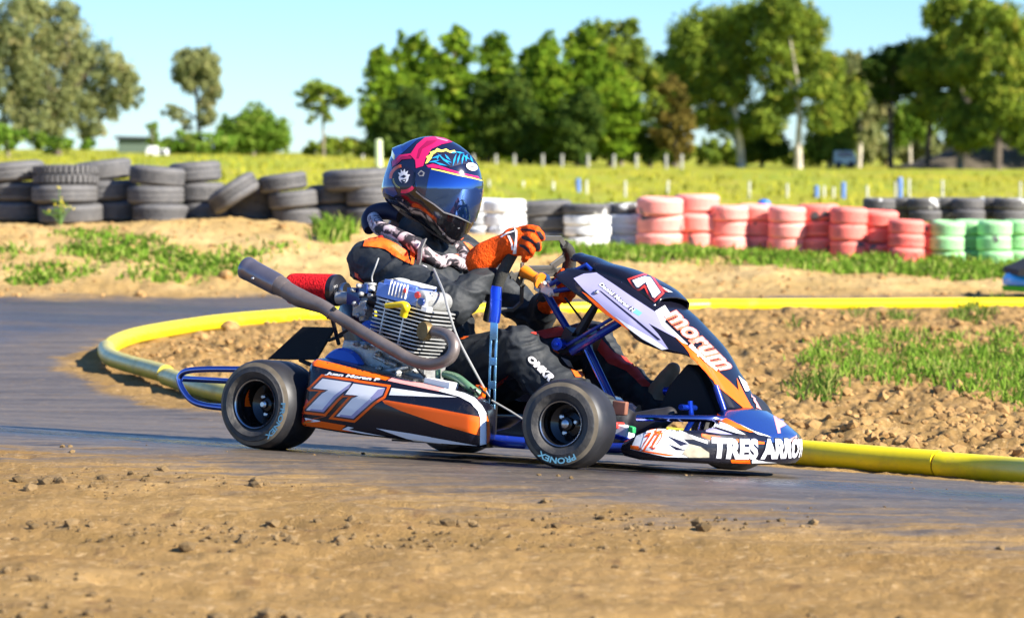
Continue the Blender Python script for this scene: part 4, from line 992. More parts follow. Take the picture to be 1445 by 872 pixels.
D=Decal(body,bb); lc=crop(690,440,7.265)
D.text('OMKR',lc((430,440),(700,685),(620,720),(385,490)),SUITB,.003,.08,.10); D.text('OMKR',lc((430,440),(700,685),(620,720),(385,490)),SW,.004,.055)
g=D.build('lettering',None); own(g)
own(body)
# neck brace scarf: thick printed collar
CAMO=bpy.data.materials.new('collar_print'); CAMO.use_nodes=True; nt=CAMO.node_tree; bsd=nt.nodes['Principled BSDF']; bsd.inputs['Roughness'].default_value=.7
tc=nd(nt,'ShaderNodeTexCoord'); vo=nd(nt,'ShaderNodeTexNoise'); vo.inputs['Scale'].default_value=20; vo.inputs['Detail'].default_value=3; vo.inputs['Distortion'].default_value=1.2; nt.links.new(tc.outputs['Object'],vo.inputs['Vector'])
rp=nd(nt,'ShaderNodeValToRGB'); rp.color_ramp.interpolation='CONSTANT'; el=rp.color_ramp.elements; el[0].color=(.02,.015,.02,1); el[1].position=.43; el[1].color=(.22,.17,.18,1)
for p_,c_ in((.47,(.52,.42,.44,1)),(.55,(.66,.58,.60,1)),(.60,(.12,.08,.09,1)),(.63,(.42,.32,.34,1)),(.70,(.5,.05,.03,1))):
    q=el.new(p_); q.color=c_
nt.links.new(vo.outputs[0],rp.inputs[0]); nt.links.new(rp.outputs[0],bsd.inputs['Base Color'])
def collar():
    cp=[(527,308),(536,322),(560,333),(585,345),(605,362),(622,370),(636,366)]
    ys=[-.045,-.10,-.125,-.125,-.105,-.06,-.01]
    P=[k(a,b,y) for (a,b),y in zip(cp,ys)]; rr=[.022,.026,.026,.025,.023,.021,.019]
    far=[V((p.x+.01,-p.y,p.z)) for p in P[::-1]]
    pts=P+far[1:]; rs=rr+rr[::-1][1:]
    mb=MB(); mb.mat(CAMO); mb.tube(pts,rs,18,sub=5); return mb.build('neck_brace',None,None)
own(collar())
mb=MB(); mb.mat(pm('collar_navy',(.012,.012,.04),.6)); mb.tube([k(522,325,-.05),k(520,312,-.03),k(528,301,-.01),k(548,298,.0),k(566,305,.0)],[.02,.026,.030,.03,.026],14,sub=4); own(mb.build('hood_collar',None,None))
mb=MB(); mb.mat(pm('strap_grey',(.13,.125,.12),.6,var=.3)); 
P=[k(599,338,-.145),k(593,352,-.17),k(592,366,-.185),k(588,380,-.185)]
for a,b in zip(P,P[1:]): mb.box((a+b)/2,(b-a)*1.1,V((.017,0,.006)),V((0,.008,0)))
mb.mat(SW)
for i in range(3):
    a,b=sc5((665+i*28,655-i*32),(705+i*28,672-i*32)); p,q=k(*a,-.20),k(*b,-.20); mb.box((p+q)/2,q-p,V((.003,0,.007)),V((0,.004,0)))
own(mb.build('chest_strap',None,None,bevel=.002))
# ------------------------------------------------------------------ gloves
vc=crop(660,300,6.23)
def g_(x,y,d,r): p=k(*vc((x,y))[0],d); return pt(p,r)
yb=-.165
near=[[g_(112,428,yb-.004,.050),g_(165,385,yb-.004,.049),g_(250,325,yb-.002,.042),g_(320,285,yb-.004,.036),g_(390,255,yb-.006,.037)],
 [g_(385,215,yb,.030),g_(440,215,yb-.002,.031),g_(490,230,yb,.028)],[g_(390,290,yb,.030),g_(440,300,yb-.004,.031),g_(490,300,yb-.004,.028)],
 [g_(470,165,yb+.015,.018),g_(545,150,yb-.005,.0165),g_(600,158,yb-.005,.0155),g_(640,195,yb+.010,.0135),g_(652,222,yb+.02,.0115)],
 [g_(480,215,yb,.0175),g_(555,220,yb-.018,.0165),g_(605,262,yb-.012,.015),g_(620,312,yb+.006,.0125)],
 [g_(485,265,yb,.0175),g_(535,290,yb-.022,.016),g_(558,330,yb-.018,.0145),g_(545,368,yb+.004,.0125)],
 [g_(480,315,yb,.0165),g_(505,345,yb-.020,.0148),g_(512,385,yb-.014,.0132),g_(500,412,yb+.004,.0115)],
 [g_(400,280,yb+.02,.020),g_(450,300,yb+.045,.016),g_(480,250,yb+.055,.0145),g_(500,215,yb+.05,.012)]]
gl=capsules('glove',near,.0030,GLV,None,4,.0009,60)
gb=bvh_of(gl); D=Decal(gl,gb); GB=pm('glove_black',(.014,.012,.02),.7); GW=pm('glove_white',(.8,.78,.78),.6)
D.poly(vc((335,190),(410,140),(432,165),(428,200),(420,270),(395,240),(375,205)),GB,.0016,2)
D.poly(vc((405,128),(436,160),(438,220),(428,360),(398,362),(412,280),(420,200),(415,165)),GW,.0020,2)
D.poly(vc((285,218),(345,178),(410,160),(410,172),(350,190),(300,222)),GW,.0020,2); D.poly(vc((350,205),(372,205),(400,290),(405,330),(388,330),(380,270)),GW,.0020,2)
D.poly(vc((462,148),(540,143),(600,160),(590,175),(540,166),(470,158)),GB,.0016,2)
D.poly(vc((600,165),(635,165),(668,215),(668,238),(640,235),(618,200)),GB,.0016,2)
D.poly(vc((468,210),(520,208),(570,240),(600,275),(585,285),(545,258),(480,232)),GB,.0016,2)
D.poly(vc((585,275),(630,255),(638,310),(628,333),(605,330)),GB,.0020,2)
D.poly(vc((452,280),(500,285),(545,330),(550,365),(530,345),(490,312),(458,298)),GB,.0016,2)
D.poly(vc((438,168),(448,172),(446,340),(436,340)),GB,.0016,2) if False else None
g=D.build('glove_trim',None)
own(g); own(gl); g.parent=gl; g.matrix_parent_inverse=Matrix.Identity(4)
def h_(x,y,d,r): p=k(x,y,d); return pt(p,r)
yf=.155
farh=[[h_(772,428,yf+.02,.036),h_(785,415,yf+.015,.034),h_(796,408,yf+.01,.034)],
 [h_(794,396,yf,.018),h_(806,398,yf-.03,.015),h_(800,402,yf-.05,.013)],[h_(797,405,yf,.018),h_(810,407,yf-.03,.015),h_(802,410,yf-.055,.013)],[h_(795,413,yf,.017),h_(807,415,yf-.03,.015),h_(800,417,yf-.05,.0125)],[h_(792,420,yf,.016),h_(802,422,yf-.028,.0135),h_(796,424,yf-.045,.0115)],
 [h_(786,402,yf,.018),h_(788,392,yf-.03,.014),h_(794,384,yf-.04,.012)]]
gf=capsules('glove',farh,.0034,GLV,None,4,.0016,60); own(gf)
# ------------------------------------------------------------------ shoes
SHOE=pm('shoe_tan',(.30,.20,.12),.6,var=.3,dirt=.3); SHOED=pm('shoe_dark',(.03,.028,.03),.5)
def shoe(a,toe,up,mat):
    h=a+V((-.03,0,-.045)); d=(toe-a)
    return own(capsules('shoe',[[pt(a+V((0,0,.01)),.046),pt(h+V((.0,0,.02)),.04)],[pt(h,.036),pt(h+(toe-h)*.45+up*.012,.04),pt(h+(toe-h)*.8,.036),pt(toe,.026)]],.005,mat,None,5))
shoe(anF,k(950,522,.16),V((0,0,1)),SHOE); shoe(anN,anN+V((.15,.02,.04)),V((0,0,1)),SHOED)
# ------------------------------------------------------------------ helmet
HCpx=(610,268); HC=k(*HCpx,0.0); yaw=R(-15)-R(-31)   # head turned 16 deg to the kart's left
hx=V((math.cos(yaw),math.sin(yaw),0)); hy=V((-math.sin(yaw),math.cos(yaw),0)); hz=V((0,0,1))
HS=[(600.5,193),(617,193.4),(635.6,199.6),(654,211),(668.6,226.5),(676,242),(678.5,258.4),(678,273),(675,293.5),(669.7,312),(660,331),(648,343),(640,346),(631.5,341),(602.6,322),(571.6,304),(559,295.6),(545,285),(539.6,273),(541.7,256),(546,240),(551,221),(561,209),(580,198.6)]
mpp=(HC-CAML).length/FPX
pol=sorted([(math.atan2(268-b,a-610),math.hypot((a-610)/.966,268-b)*mpp) for a,b in HS])
pa=[p[0] for p in pol]; prr=[p[1] for p in pol]; pa=[pa[-1]-2*PI]+pa+[pa[0]+2*PI]; prr=[prr[-1]]+prr+[prr[0]]
def rho(a): 
    return float(sum(np.interp(((a+d+PI)%(2*PI))-PI,pa,prr) for d in(-.05,0,.05))/3)
def hpt(a,lam,grow=0.):
    c=math.cos(lam); s=math.sin(lam); c2=abs(c)**.86; r=rho(a)
    wd=.128-.018*max(0,-math.sin(a))*c2 ; flat=1
    return HC+(hx*math.cos(a)+hz*math.sin(a))*((r+grow)*c2)+hy*((wd+grow)*s)
mb=MB(); NA,NL=120,56; rings=[]
for j in range(NL+1):
    lam=-PI/2+PI*j/NL; lam=max(-PI/2+.02,min(PI/2-.02,lam)); rings.append([hpt(-PI+2*PI*i/NA,lam) for i in range(NA)])
HEL=pm('helmet_gloss_navy',(.008,.010,.035),.12,coat=1.); HELK=pm('helmet_gloss_black',(.006,.006,.008),.15,coat=1.,dirt=.03)
mb.loft(rings); hel=mb.build('helmet',HEL,None,smooth=70,fix=True)
hb_=bvh_of(hel); c5=crop(520,180,4.844)
VIS=pm('visor_mirror',(.035,.12,.42),.05,metal=.92,coat=1.)
def mirror_into(Dec):
    src=list(Dec.mb.v); fs=list(Dec.mb.f); ms=list(Dec.mb.m); o=len(src)
    for p in src:
        q=V(p)-HC; q=q-hy*(2*q.dot(hy)); c=q.length; Dec.mb.v.append(tuple(HC+q*(1-.0007/c)))
    Dec.mb.f+=[[i+o for i in f][::-1] for f in fs]; Dec.mb.m+=ms
HN=pm('helmet_magenta',(.62,.012,.11),.15,coat=1.); HND=pm('helmet_crimson',(.30,.006,.06),.15,coat=1.); HW=pm('helmet_white',(.85,.85,.85),.2,coat=1.); HB=pm('helmet_azure',(.02,.30,.75),.15,coat=1.); HY=pm('helmet_lemon',(.85,.75,.12),.2,coat=1.); HBL=pm('helmet_blue',(.010,.04,.22),.12,coat=1.); HO=pm('helmet_orange',(.8,.12,.01),.2,coat=1.); HG=pm('helmet_grey',(.2,.2,.21),.3)
D=Decal(hel,hb_)
D.poly(c5((100,450),(175,480),(240,470),(330,430),(390,480),(520,575),(610,615),(700,650),(722,640),(690,715),(620,788),(575,800),(500,770),(400,690),(250,600),(190,560),(125,510)),HELK,.0012,5)
D.poly(c5((152,215),(108,340),(100,440),(170,475),(200,455),(170,390),(165,300)),HBL,.0012,5)  # blue rim along the back edge: sky reflection painted in
D.poly(c5((155,180),(290,95),(385,68),(330,90),(240,170),(165,230)),HBL,.0013,5)
# headphone band and ear shell
D.poly(c5((385,72),(440,64),(520,75),(575,102),(500,118),(430,150),(390,215),(375,265),(325,280),(320,225),(285,190),(215,220),(165,275),(162,235),(215,190),(290,180),(330,120)),HN,.0018,4)
D.poly(c5((400,95),(470,90),(440,115),(370,150),(345,215),(330,215),(345,150)),HND,.0023,4); D.poly(c5((455,70),(545,92),(535,100),(470,82)),pm('helmet_rose',(.8,.25,.35),.15,coat=1.),.0023,4)
D.poly(c5((230,200),(285,196),(300,215),(230,222),(190,262),(178,262)),HND,.0023,4)
circ=lambda x,y,r,n=28,a0=0,a1=360:[(x+r*math.cos(R(a0+(a1-a0)*i/n)),y+r*math.sin(R(a0+(a1-a0)*i/n))) for i in range(n+(0 if a1-a0==360 else 1))]
D.poly(c5(*circ(240,350,82)),NAVY,.0021,4)
D.poly(c5(*(circ(240,350,100,16,40,100)+circ(240,350,76,16,100,40))),HN,.0026,4)
D.poly(c5(*(circ(240,350,96,14,180,262)+circ(240,350,76,14,262,180))),HO,.0026,4)
for a in range(112,182,7): D.poly(c5(*(circ(240,350,72,2,a,a+3)+circ(240,350,62,2,a+3,a))),HY,.0026,4)
# white splash emblem on the ear
sp=[]
for i in range(22):
    a=R(i*360/22); rr=(48 if i%2 else 30) if 3.3<a<6.2 else 36; sp.append((243+rr*math.cos(a)*.95,340+rr*math.sin(a)*1.18))
D.poly(c5(*sp),HW,.0026,4); D.poly(c5((222,338),(245,325),(262,335),(245,348)),NAVY,.0031,4); D.poly(c5((222,360),(262,352),(255,378),(235,385)),NAVY,.0031,4); D.poly(c5((236,364),(256,360),(250,370)),HW,.0034,4)
# painted tuft: lemon outline, azure strokes
D.poly(c5((388,250),(400,215),(392,200),(425,185),(415,170),(455,160),(470,145),(500,158),(530,148),(555,165),(585,158),(640,178),(665,170),(700,195),(738,250),(720,262),(640,250),(560,275),(480,245)),NAVY,.0018,4)
D.poly(c5((388,250),(402,215),(395,203),(425,185),(420,172),(455,160),(470,145),(500,158),(530,148),(555,165),(585,158),(600,175),(560,178),(530,165),(500,172),(470,168),(440,190),(430,215),(405,245)),HY,.0023,4)
for i,(x0,y0,x1,y1) in enumerate(((410,240,490,225),(430,215,500,190),(440,235,540,265),(470,180,560,262),(500,215,570,245),(520,185,560,230),(480,195,470,225),(600,180,575,270),(625,180,605,255),(650,180,635,258),(672,185,662,240),(690,195,712,250),(640,190,690,225),(560,180,600,170),(590,170,650,182))):
    dx,dy=x1-x0,y1-y0; l=math.hypot(dx,dy); nx_,ny_=-dy/l*6,dx/l*6
    D.poly(c5((x0,y0),((x0+x1)/2+nx_*1.4,(y0+y1)/2+ny_*1.4),(x1,y1),((x0+x1)/2-nx_*.6,(y0+y1)/2-ny_*.6)),HB,.0027+.0001*i,3)
D.poly(c5((395,262),(440,250),(500,268),(560,290),(650,315),(745,335),(757,350),(640,328),(560,306),(480,282),(410,275)),HN,.0024,4)
mirror_into(D)
D.poly(c5(*[(702+38*math.cos(R(a)),272+26*math.sin(R(a))+ .18*38*math.cos(R(a))) for a in range(0,360,18)]),HW,.0040,4)
D.poly(c5((682,264),(700,262),(725,276),(722,284),(698,280),(684,274)),HG,.0046,4)
gh=D.build('helmet_graphics',None)
D=Decal(hel,hb_)
vis_poly=((330,300),(380,272),(432,286),(500,300),(600,325),(700,345),(766,362),(765,420),(763,470),(750,550),(728,640),(690,645),(610,602),(520,572),(455,520),(390,478),(335,430),(322,360))
D.poly(c5(*vis_poly),VIS,.0052,4); mirror_into(D)
vz=D.build('visor',None)
D=Decal(hel,hb_); D.poly(c5((432,291),(500,306),(600,331),(700,351),(764,368),(764,361),(700,343),(600,322),(500,297),(432,284)),HY,.0062,4)
D.poly(c5((340,318),(362,295),(388,312),(380,336),(352,336)),HG,.0062,3); D.poly(c5((350,318),(364,304),(378,314),(372,328),(356,328)),NAVY,.0070,3)
D.poly(c5((330,300),(380,272),(425,290),(410,360),(390,470),(340,432),(322,360)),HEL,.0058,4)
D.poly(c5((330,432),(390,480),(455,522),(520,574),(610,604),(690,647),(700,655),(606,612),(514,582),(450,530),(384,487),(326,440)),HG,.0058,3)
vt=D.build('visor_trim',None)
# chin vents and trim
D=Decal(hel,hb_); D.poly(c5((505,722),(522,716),(524,728),(508,734)),HG,.002,3); D.poly(c5((608,685),(622,682),(622,690),(610,692)),HG,.002,3); D.poly(c5((230,492),(240,488),(242,500),(232,502)),HG,.002,3)
D.poly(c5((215,560),(330,630),(450,715),(560,785),(545,790),(430,720),(310,645),(210,575)),pm('helmet_edge',(.06,.055,.05),.5),.0024,4)
vn=D.build('chin_trim',None)
sp_=MB(); sp_.mat(HBL); rr_=[]
for lam in np.linspace(-.75,.75,11):
    a=math.atan2(268-213,553-610); b=math.atan2(268-222,551-610); p0=hpt(math.atan2(268-206,565-610),lam,.001); p1=hpt(a,lam,.012); p2=hpt(b,lam,.001); rr_.append([p0,p0.lerp(p1,.5)+hz*.001,p1,p2])
sp_.loft(rr_,caps=True); spo=sp_.build('rear_spoiler',None,None)
own(hel)
for o in(gh,vz,vt,vn,spo): own(o); o.parent=hel
# ------------------------------------------------------------------ tyre walls
def paint_tyre(name,paint,amount,seed_scale=6):
    m=bpy.data.materials.new(name); m.use_nodes=True; nt=m.node_tree; b=nt.nodes['Principled BSDF']; b.inputs['Roughness'].default_value=.75
    tc=nd(nt,'ShaderNodeTexCoord'); oi=nd(nt,'ShaderNodeObjectInfo'); ad=nd(nt,'ShaderNodeVectorMath',operation='ADD'); nt.links.new(tc.outputs['Object'],ad.inputs[0])
    ml=nd(nt,'ShaderNodeMath',operation='MULTIPLY'); ml.inputs[1].default_value=37.; nt.links.new(oi.outputs['Random'],ml.inputs[0]); nt.links.new(ml.outputs[0],ad.inputs[1])
    n=nd(nt,'ShaderNodeTexNoise'); n.inputs['Scale'].default_value=seed_scale; n.inputs['Detail'].default_value=5; nt.links.new(ad.outputs[0],n.inputs['Vector'])
    n2=nd(nt,'ShaderNodeTexNoise'); n2.inputs['Scale'].default_value=18; n2.inputs['Detail'].default_value=6; nt.links.new(ad.outputs[0],n2.inputs['Vector'])
    r2=nd(nt,'ShaderNodeMix',data_type='RGBA'); r2.inputs[6].default_value=(.06,.06,.065,1); r2.inputs[7].default_value=(.17,.16,.15,1); nt.links.new(n2.outputs[0],r2.inputs[0])
    if paint:
        rp=nd(nt,'ShaderNodeValToRGB'); e=rp.color_ramp.elements; e[0].position=amount-.02; e[0].color=(0,0,0,1); e[1].position=amount+.02; e[1].color=(1,1,1,1); nt.links.new(n.outputs[0],rp.inputs[0])
        pmx=nd(nt,'ShaderNodeMix',data_type='RGBA'); pmx.inputs[6].default_value=(*paint,1); pmx.inputs[7].default_value=tuple(min(1,c*1.25+.02) for c in paint)+(1,); nt.links.new(n2.outputs[0],pmx.inputs[0])
        mx=nd(nt,'ShaderNodeMix',data_type='RGBA'); nt.links.new(rp.outputs[0],mx.inputs[0]); nt.links.new(r2.outputs[2],mx.inputs[6]); nt.links.new(pmx.outputs[2],mx.inputs[7]); nt.links.new(mx.outputs[2],b.inputs['Base Color'])
    else: nt.links.new(r2.outputs[2],b.inputs['Base Color'])
    bp=nd(nt,'ShaderNodeBump'); bp.inputs['Strength'].default_value=.4; bp.inputs['Distance'].default_value=.01; nt.links.new(n2.outputs[0],bp.inputs['Height']); nt.links.new(bp.outputs[0],b.inputs['Normal'])
    return m
def tyre_mesh(name,mat,w=.19,r=.305,ri=.185,groove=3):
    mb=MB(); h=w/2; prof=[(ri,-h*.75),(ri+.012,-h*.95),(ri+.05,-h*1.02),(r-.035,-h*.93),(r-.012,-h*.80),(r-.004,-h*.68)]
    N=groove*2+1
    for i in range(groove):
        c=-h*.55+h*1.1*(i+.5)/groove; prof+=[(r,c-.022),(r,c-.006),(r-.010,c-.005),(r-.010,c+.005),(r,c+.006),(r,c+.022)]
    prof+=[(r-.004,h*.68),(r-.012,h*.80),(r-.035,h*.93),(ri+.05,h*1.02),(ri+.012,h*.95),(ri,h*.75),(ri+.01,0)]
    mb.lathe(prof,(0,0,h),(0,0,1),40,closed=True); me_o=mb.build(name,mat,None,smooth=40); me=me_o.data; bpy.data.objects.remove(me_o); return me
def blocky_mesh(name,mat):
    mb=MB(); w=.19;r=.30;h=w/2; mb.lathe([(.185,-h*.8),(.24,-h),(r-.03,-h*.9),(r-.015,-h*.7),(r-.015,h*.7),(r-.03,h*.9),(.24,h),(.185,h*.8),(.2,0)],(0,0,h),(0,0,1),40,closed=True)
    for q in range(36):
        for s_ in(-1,1):
            a=2*PI*(q+(.5 if s_>0 else 0))/36; c=V((math.cos(a)*(r-.004),math.sin(a)*(r-.004),h+s_*.048)); t_=V((-math.sin(a),math.cos(a),0)); mb.box(c,V((math.cos(a),math.sin(a),0))*.03,t_*.032,V((0,0,.075)))
    o=mb.build(name,mat,None,smooth=40); me=o.data; bpy.data.objects.remove(o); return me
TB=paint_tyre('old_tyre_rubber',None,0); TW=paint_tyre('old_tyre_white_paint',(.84,.84,.80),.38,5); TR=paint_tyre('old_tyre_red_paint',(.82,.19,.145),.38,4.5); TP=paint_tyre('old_tyre_faded_red',(.88,.31,.25),.33,4); TG=paint_tyre('old_tyre_green_paint',(.30,.58,.26),.32,4); TWB=paint_tyre('old_tyre_white_scraps',(.7,.7,.68),.60,4)
MT={'b':tyre_mesh('tyre_black',TB),'p':tyre_mesh('tyre_black_plain',TB,.20,.31,.19,2),'k':blocky_mesh('tyre_blocky',TB),'w':tyre_mesh('tyre_white',TW),'r':tyre_mesh('tyre_red',TR),'f':tyre_mesh('tyre_pale_red',TP),'g':tyre_mesh('tyre_green',TG),'s':tyre_mesh('tyre_scraps',TWB)}
rgt=random.Random(21); CNT=[0]
def stack(cx,by,wpx,rows,name,group,depth=27.,kinds=None,tilt=None,h=None,off=None):
    """stand a stack of tyres with its foot at photo column cx; rows: list (bottom to top) of (kind, label)"""
    X=(cx-722.5)*depth/FPX; p=V((X,depth,0)); z=gz(X,depth); zpx=at(cx,by,depth).z; z0=zpx
    s=wpx*depth/FPX/.61*1.22; CNT[0]+=1; depth=depth+((.28 if CNT[0]%2 else -.22)*(wpx/60) if off is None else off); X=(cx-722.5)*depth/FPX; zz=z0
    for i,(kd,label,*ex) in enumerate(rows):
        o=bpy.data.objects.new('tyre',MT[kd]); COL.objects.link(o); dx=ex[0] if ex else 0; tl=ex[1] if len(ex)>1 else 0; th_=(h or .2)
        o.scale=(s,s,th_/.19 if kd!='p' else th_/.20)
        o.location=(X+dx*depth/FPX+rgt.uniform(-.012,.012),depth+rgt.uniform(-.03,.03),zz); o.rotation_euler=(R(rgt.uniform(-2.5,2.5)),R(tl+rgt.uniform(-2.5,2.5)),rgt.random()*6.28)
        if tl:  # tilt about the view axis first
            o.rotation_euler=(Matrix.Rotation(R(tl),4,'Y')@Matrix.Rotation(rgt.random()*6.28,4,'Z')).to_euler()
        tag(o,label,'tyre',group); zz+=th_*(1.0)
GB_='old black tyres stacked along the bank'
ORD=['first','second','third','fourth','fifth','sixth','seventh','eighth','ninth','tenth','eleventh','twelfth']
def lab(pos,stk,col='dark worn tyre'): return f'{col}, {pos} in the {stk}'
S=lambda n:f'{n} black stack from the left edge'
stack(22,313,78,[('p',lab('bottom',S('first'))),('b',lab('middle one',S('first'))),('p',lab('top one',S('first')),-3,-5)],'',GB_,26.6,h=.185)
stack(92,313,74,[('b',lab('bottom',S('second')),10),('p',lab('middle one',S('second'))),('k',lab('top one',S('second'),'blocky treaded tyre'))],'',GB_,26.9,h=.178)
stack(150,313,70,[('b',lab('bottom',S('third')),14),('p',lab('middle one',S('third')),3),('b',lab('top one',S('third')),-3,-7)],'',GB_,26.6,h=.19)
stack(218,314,64,[('b',lab('bottom',S('fourth')),8),('p',lab('middle one',S('fourth'))),('b',lab('top one',S('fourth')),3,5)],'',GB_,26.8,h=.176)
stack(280,315,60,[('p',lab('bottom',S('fifth')),8),('b',lab('middle one',S('fifth')),2),('p',lab('top one',S('fifth')),-2,-4)],'',GB_,26.6,h=.19)
stack(356,315,66,[('p',lab('lower one','sixth black stack, leaning under a tilted tyre'),0,12)],'',GB_,26.8,h=.34,off=.22)
stack(337,284,62,[('b','dark tyre tipped steeply on top of the sixth black stack',0,-33)],'',GB_,26.7,h=.19,off=-.25)
stack(414,317,56,[('b',lab('bottom',S('seventh')),4),('p',lab('middle one',S('seventh')),0,-6),('b',lab('top one',S('seventh')),-14,-8)],'',GB_,26.8,h=.16)
stack(472,316,58,[('p',lab('lower one',S('eighth')),0),('b',lab('upper one',S('eighth')),-2,-5)],'',GB_,26.6,h=.185)
stack(525,318,58,[('b',lab('bottom',S('ninth'))),('p',lab('middle one',S('ninth')))],'',GB_,26.8,h=.18)
stack(510,268,86,[('p','wide dark tyre laid across the top behind the helmet',0,-3)],'',GB_,26.9,h=.20,off=-.2)
stack(585,322,58,[('b','dark tyre at the bottom of the stack hidden behind the driver'),('p','dark tyre in the middle of the stack behind the driver'),('b','dark tyre on top of the stack behind the helmet')],'',GB_,26.8,h=.18)
GWt='white and black tyres right of the helmet'
stack(683,338,52,[('w',lab('bottom','first white stack right of helmet','white painted tyre')),('w',lab('middle one','first white stack right of helmet','white painted tyre')),('w',lab('top one','first white stack right of helmet','white and black tyre'))],'',GWt,26.8,h=.125)
stack(714,338,50,[('w',lab('bottom','second white stack right of helmet','white painted tyre')),('w',lab('middle one','second white stack right of helmet','white painted tyre')),('w',lab('top one','second white stack right of helmet','bright white tyre'))],'',GWt,26.6,h=.125)
stack(772,350,72,[('p','big grey tyre at the foot of the black stack between the white ones'),('b','big grey tyre in the middle of the black stack between the white ones'),('b','dark tyre capping the black stack between the white ones',-8,-3)],'',GWt,26.5,h=.145)
for cx,n in((828,'third'),(882,'fourth')):
    stack(cx,348,55,[('w',lab('bottom',f'{n} white stack right of helmet','white painted tyre')),('w',lab('second one up',f'{n} white stack right of helmet','patchy white tyre')),('w',lab('third one up',f'{n} white stack right of helmet','white painted tyre')),('s',lab('top one',f'{n} white stack right of helmet','dark tyre with white scraps'))],'',GWt,26.8,h=.102)
GR_='red painted tyres of the barrier'
reds=[(931,352,54,'f',.165,26.8),(984,354,54,'f',.175,26.7),(1030,354,44,'f',.145,27),(1068,356,46,'f',.150,26.9),(1110,357,44,'f',.148,26.9),(1154,360,50,'r',.158,26.6),(1198,362,44,'r',.155,26.7),(1238,366,46,'r',.150,26.4),(1278,368,42,'r',.128,26.4),(1311,370,38,'r',.118,26.3)]
for i,(cx,by,w,kd,h,dp) in enumerate(reds):
    c='pale red painted tyre' if kd=='f' else 'scuffed red painted tyre'; st=f'{ORD[i]} red stack from the left'
    stack(cx,by,w,[(kd,lab('bottom',st,c)),(kd,lab('middle one',st,c)),(kd,lab('top one',st,c))],'',GR_,dp,h=h)
for i,(cx,w) in enumerate(((1336,40),(1370,42),(1404,40),(1438,42),(1475,42))):
    if cx>1460: continue
    st=f'{ORD[i]} green stack from the left'
    stack(cx,374,w,[('g',lab('bottom',st,'green painted tyre')),('g',lab('middle one',st,'green painted tyre')),('g',lab('top one',st,'green painted tyre'))],'','green painted tyres of the barrier',26.5,h=.138)
for i,cx in enumerate((1240,1272,1304,1336,1366,1396,1424,1448)):
    kd='s' if i in(0,2,5,6) else 'b'; w=38; st=f'{ORD[i]} stack of the rear row at right'
    c='white flecked black tyre' if kd=='s' else 'plain black tyre'
    stack(cx,312,w,[('b',lab('lower one',st,'black tyre')),(kd,lab('upper one',st,c))],'','rear row of tyres at the right',29.5,h=.12)

# ------------------------------------------------------------------ blue drum behind the red tyres, posts, far vehicles
BLUEDRUM=pm('drum_blue',(.02,.16,.55),.4); PALE=pm('pale_wood',(.62,.60,.50),.8,var=.2); BLUEPOST=pm('post_blue',(.10,.20,.48),.6); PALEP=pm('post_grey_wood',(.50,.49,.40),.85,var=.2); PALED=pm('weathered_wood',(.36,.35,.30),.85,var=.2); WHITE=pm('white_paint',(.8,.8,.8),.5)
p=at(1078,300,28.4); mb=MB(); mb.mat(BLUEDRUM); mb.lathe([(.001,-.5),(.066,-.5),(.068,.06),(.072,.07),(.066,.10),(.045,.125),(.001,.135)],(0,0,0),(0,0,1),24); mb.mat(PALE); mb.lathe([(.070,-.02),(.073,-.01),(.073,.04),(.070,.05)],(0,0,0),(0,0,1),24)
o=mb.build('drum',None,None); o.location=p; tag(o,'blue dome topped drum standing behind the red tyres','drum')
def post(px,top,base,wpx,depth,mat,name,label,group):
    q=at(px,base,depth); z=gz(q.x,depth)-.1; zt=at(px,top,depth).z; w=wpx*depth/FPX
    mb=MB(); mb.mat(mat); h=zt-z; rg_=random.Random(px); lean=rg_.uniform(-.02,.02)
    mb.loft([[V((math.cos(a)*w/2*s+lean*t*h,math.sin(a)*w/2*s,t*h)) for a in [2*PI*i/8 for i in range(8)]] for t,s in((0,1.05),(.5,1),(.97,.95),(1,.7))])
    o=mb.build(name,None,None); o.location=(q.x,depth,z); tag(o,label,'post',group)
for px,top,base in((690,254,284),(738,256,284),(781,256,284),(828,254,282),(882,255,282),(942,255,281),(1057,256,278),(1111,259,279),(1163,262,288),(1176,264,284),(1224,262,282),(1264,256,276),(1283,252,273),(1330,254,274),(1440,256,276)):
    post(px,top,base,3.6,62,PALEP,'fence_post','slim pale fence post standing in the meadow','pale fence posts in the meadow')
for px,top,base,l in((816,252,276,'blue post nearest the helmet in the meadow'),(1152,262,290,'wide blue post above the middle red tyres'),(1190,257,284,'blue post right of the pale post pair in the meadow'),(1270,250,274,'tall blue post above the rear tyre row')):
    post(px,top,base,7,62,BLUEPOST,'marker_post',l,'blue marker posts in the meadow')
post(535,197,224,10,110,pm('post_lime',(.62,.70,.40),.7),'marker_post','pale lime marker post left of the helmet',None)
for px in(512,560,603,640,668,700,726,766,793,830,866,898,940,962): post(px,218,230,4,190,PALED,'fence_post','short whitish post in front of the dark pines','whitish posts along the pines')
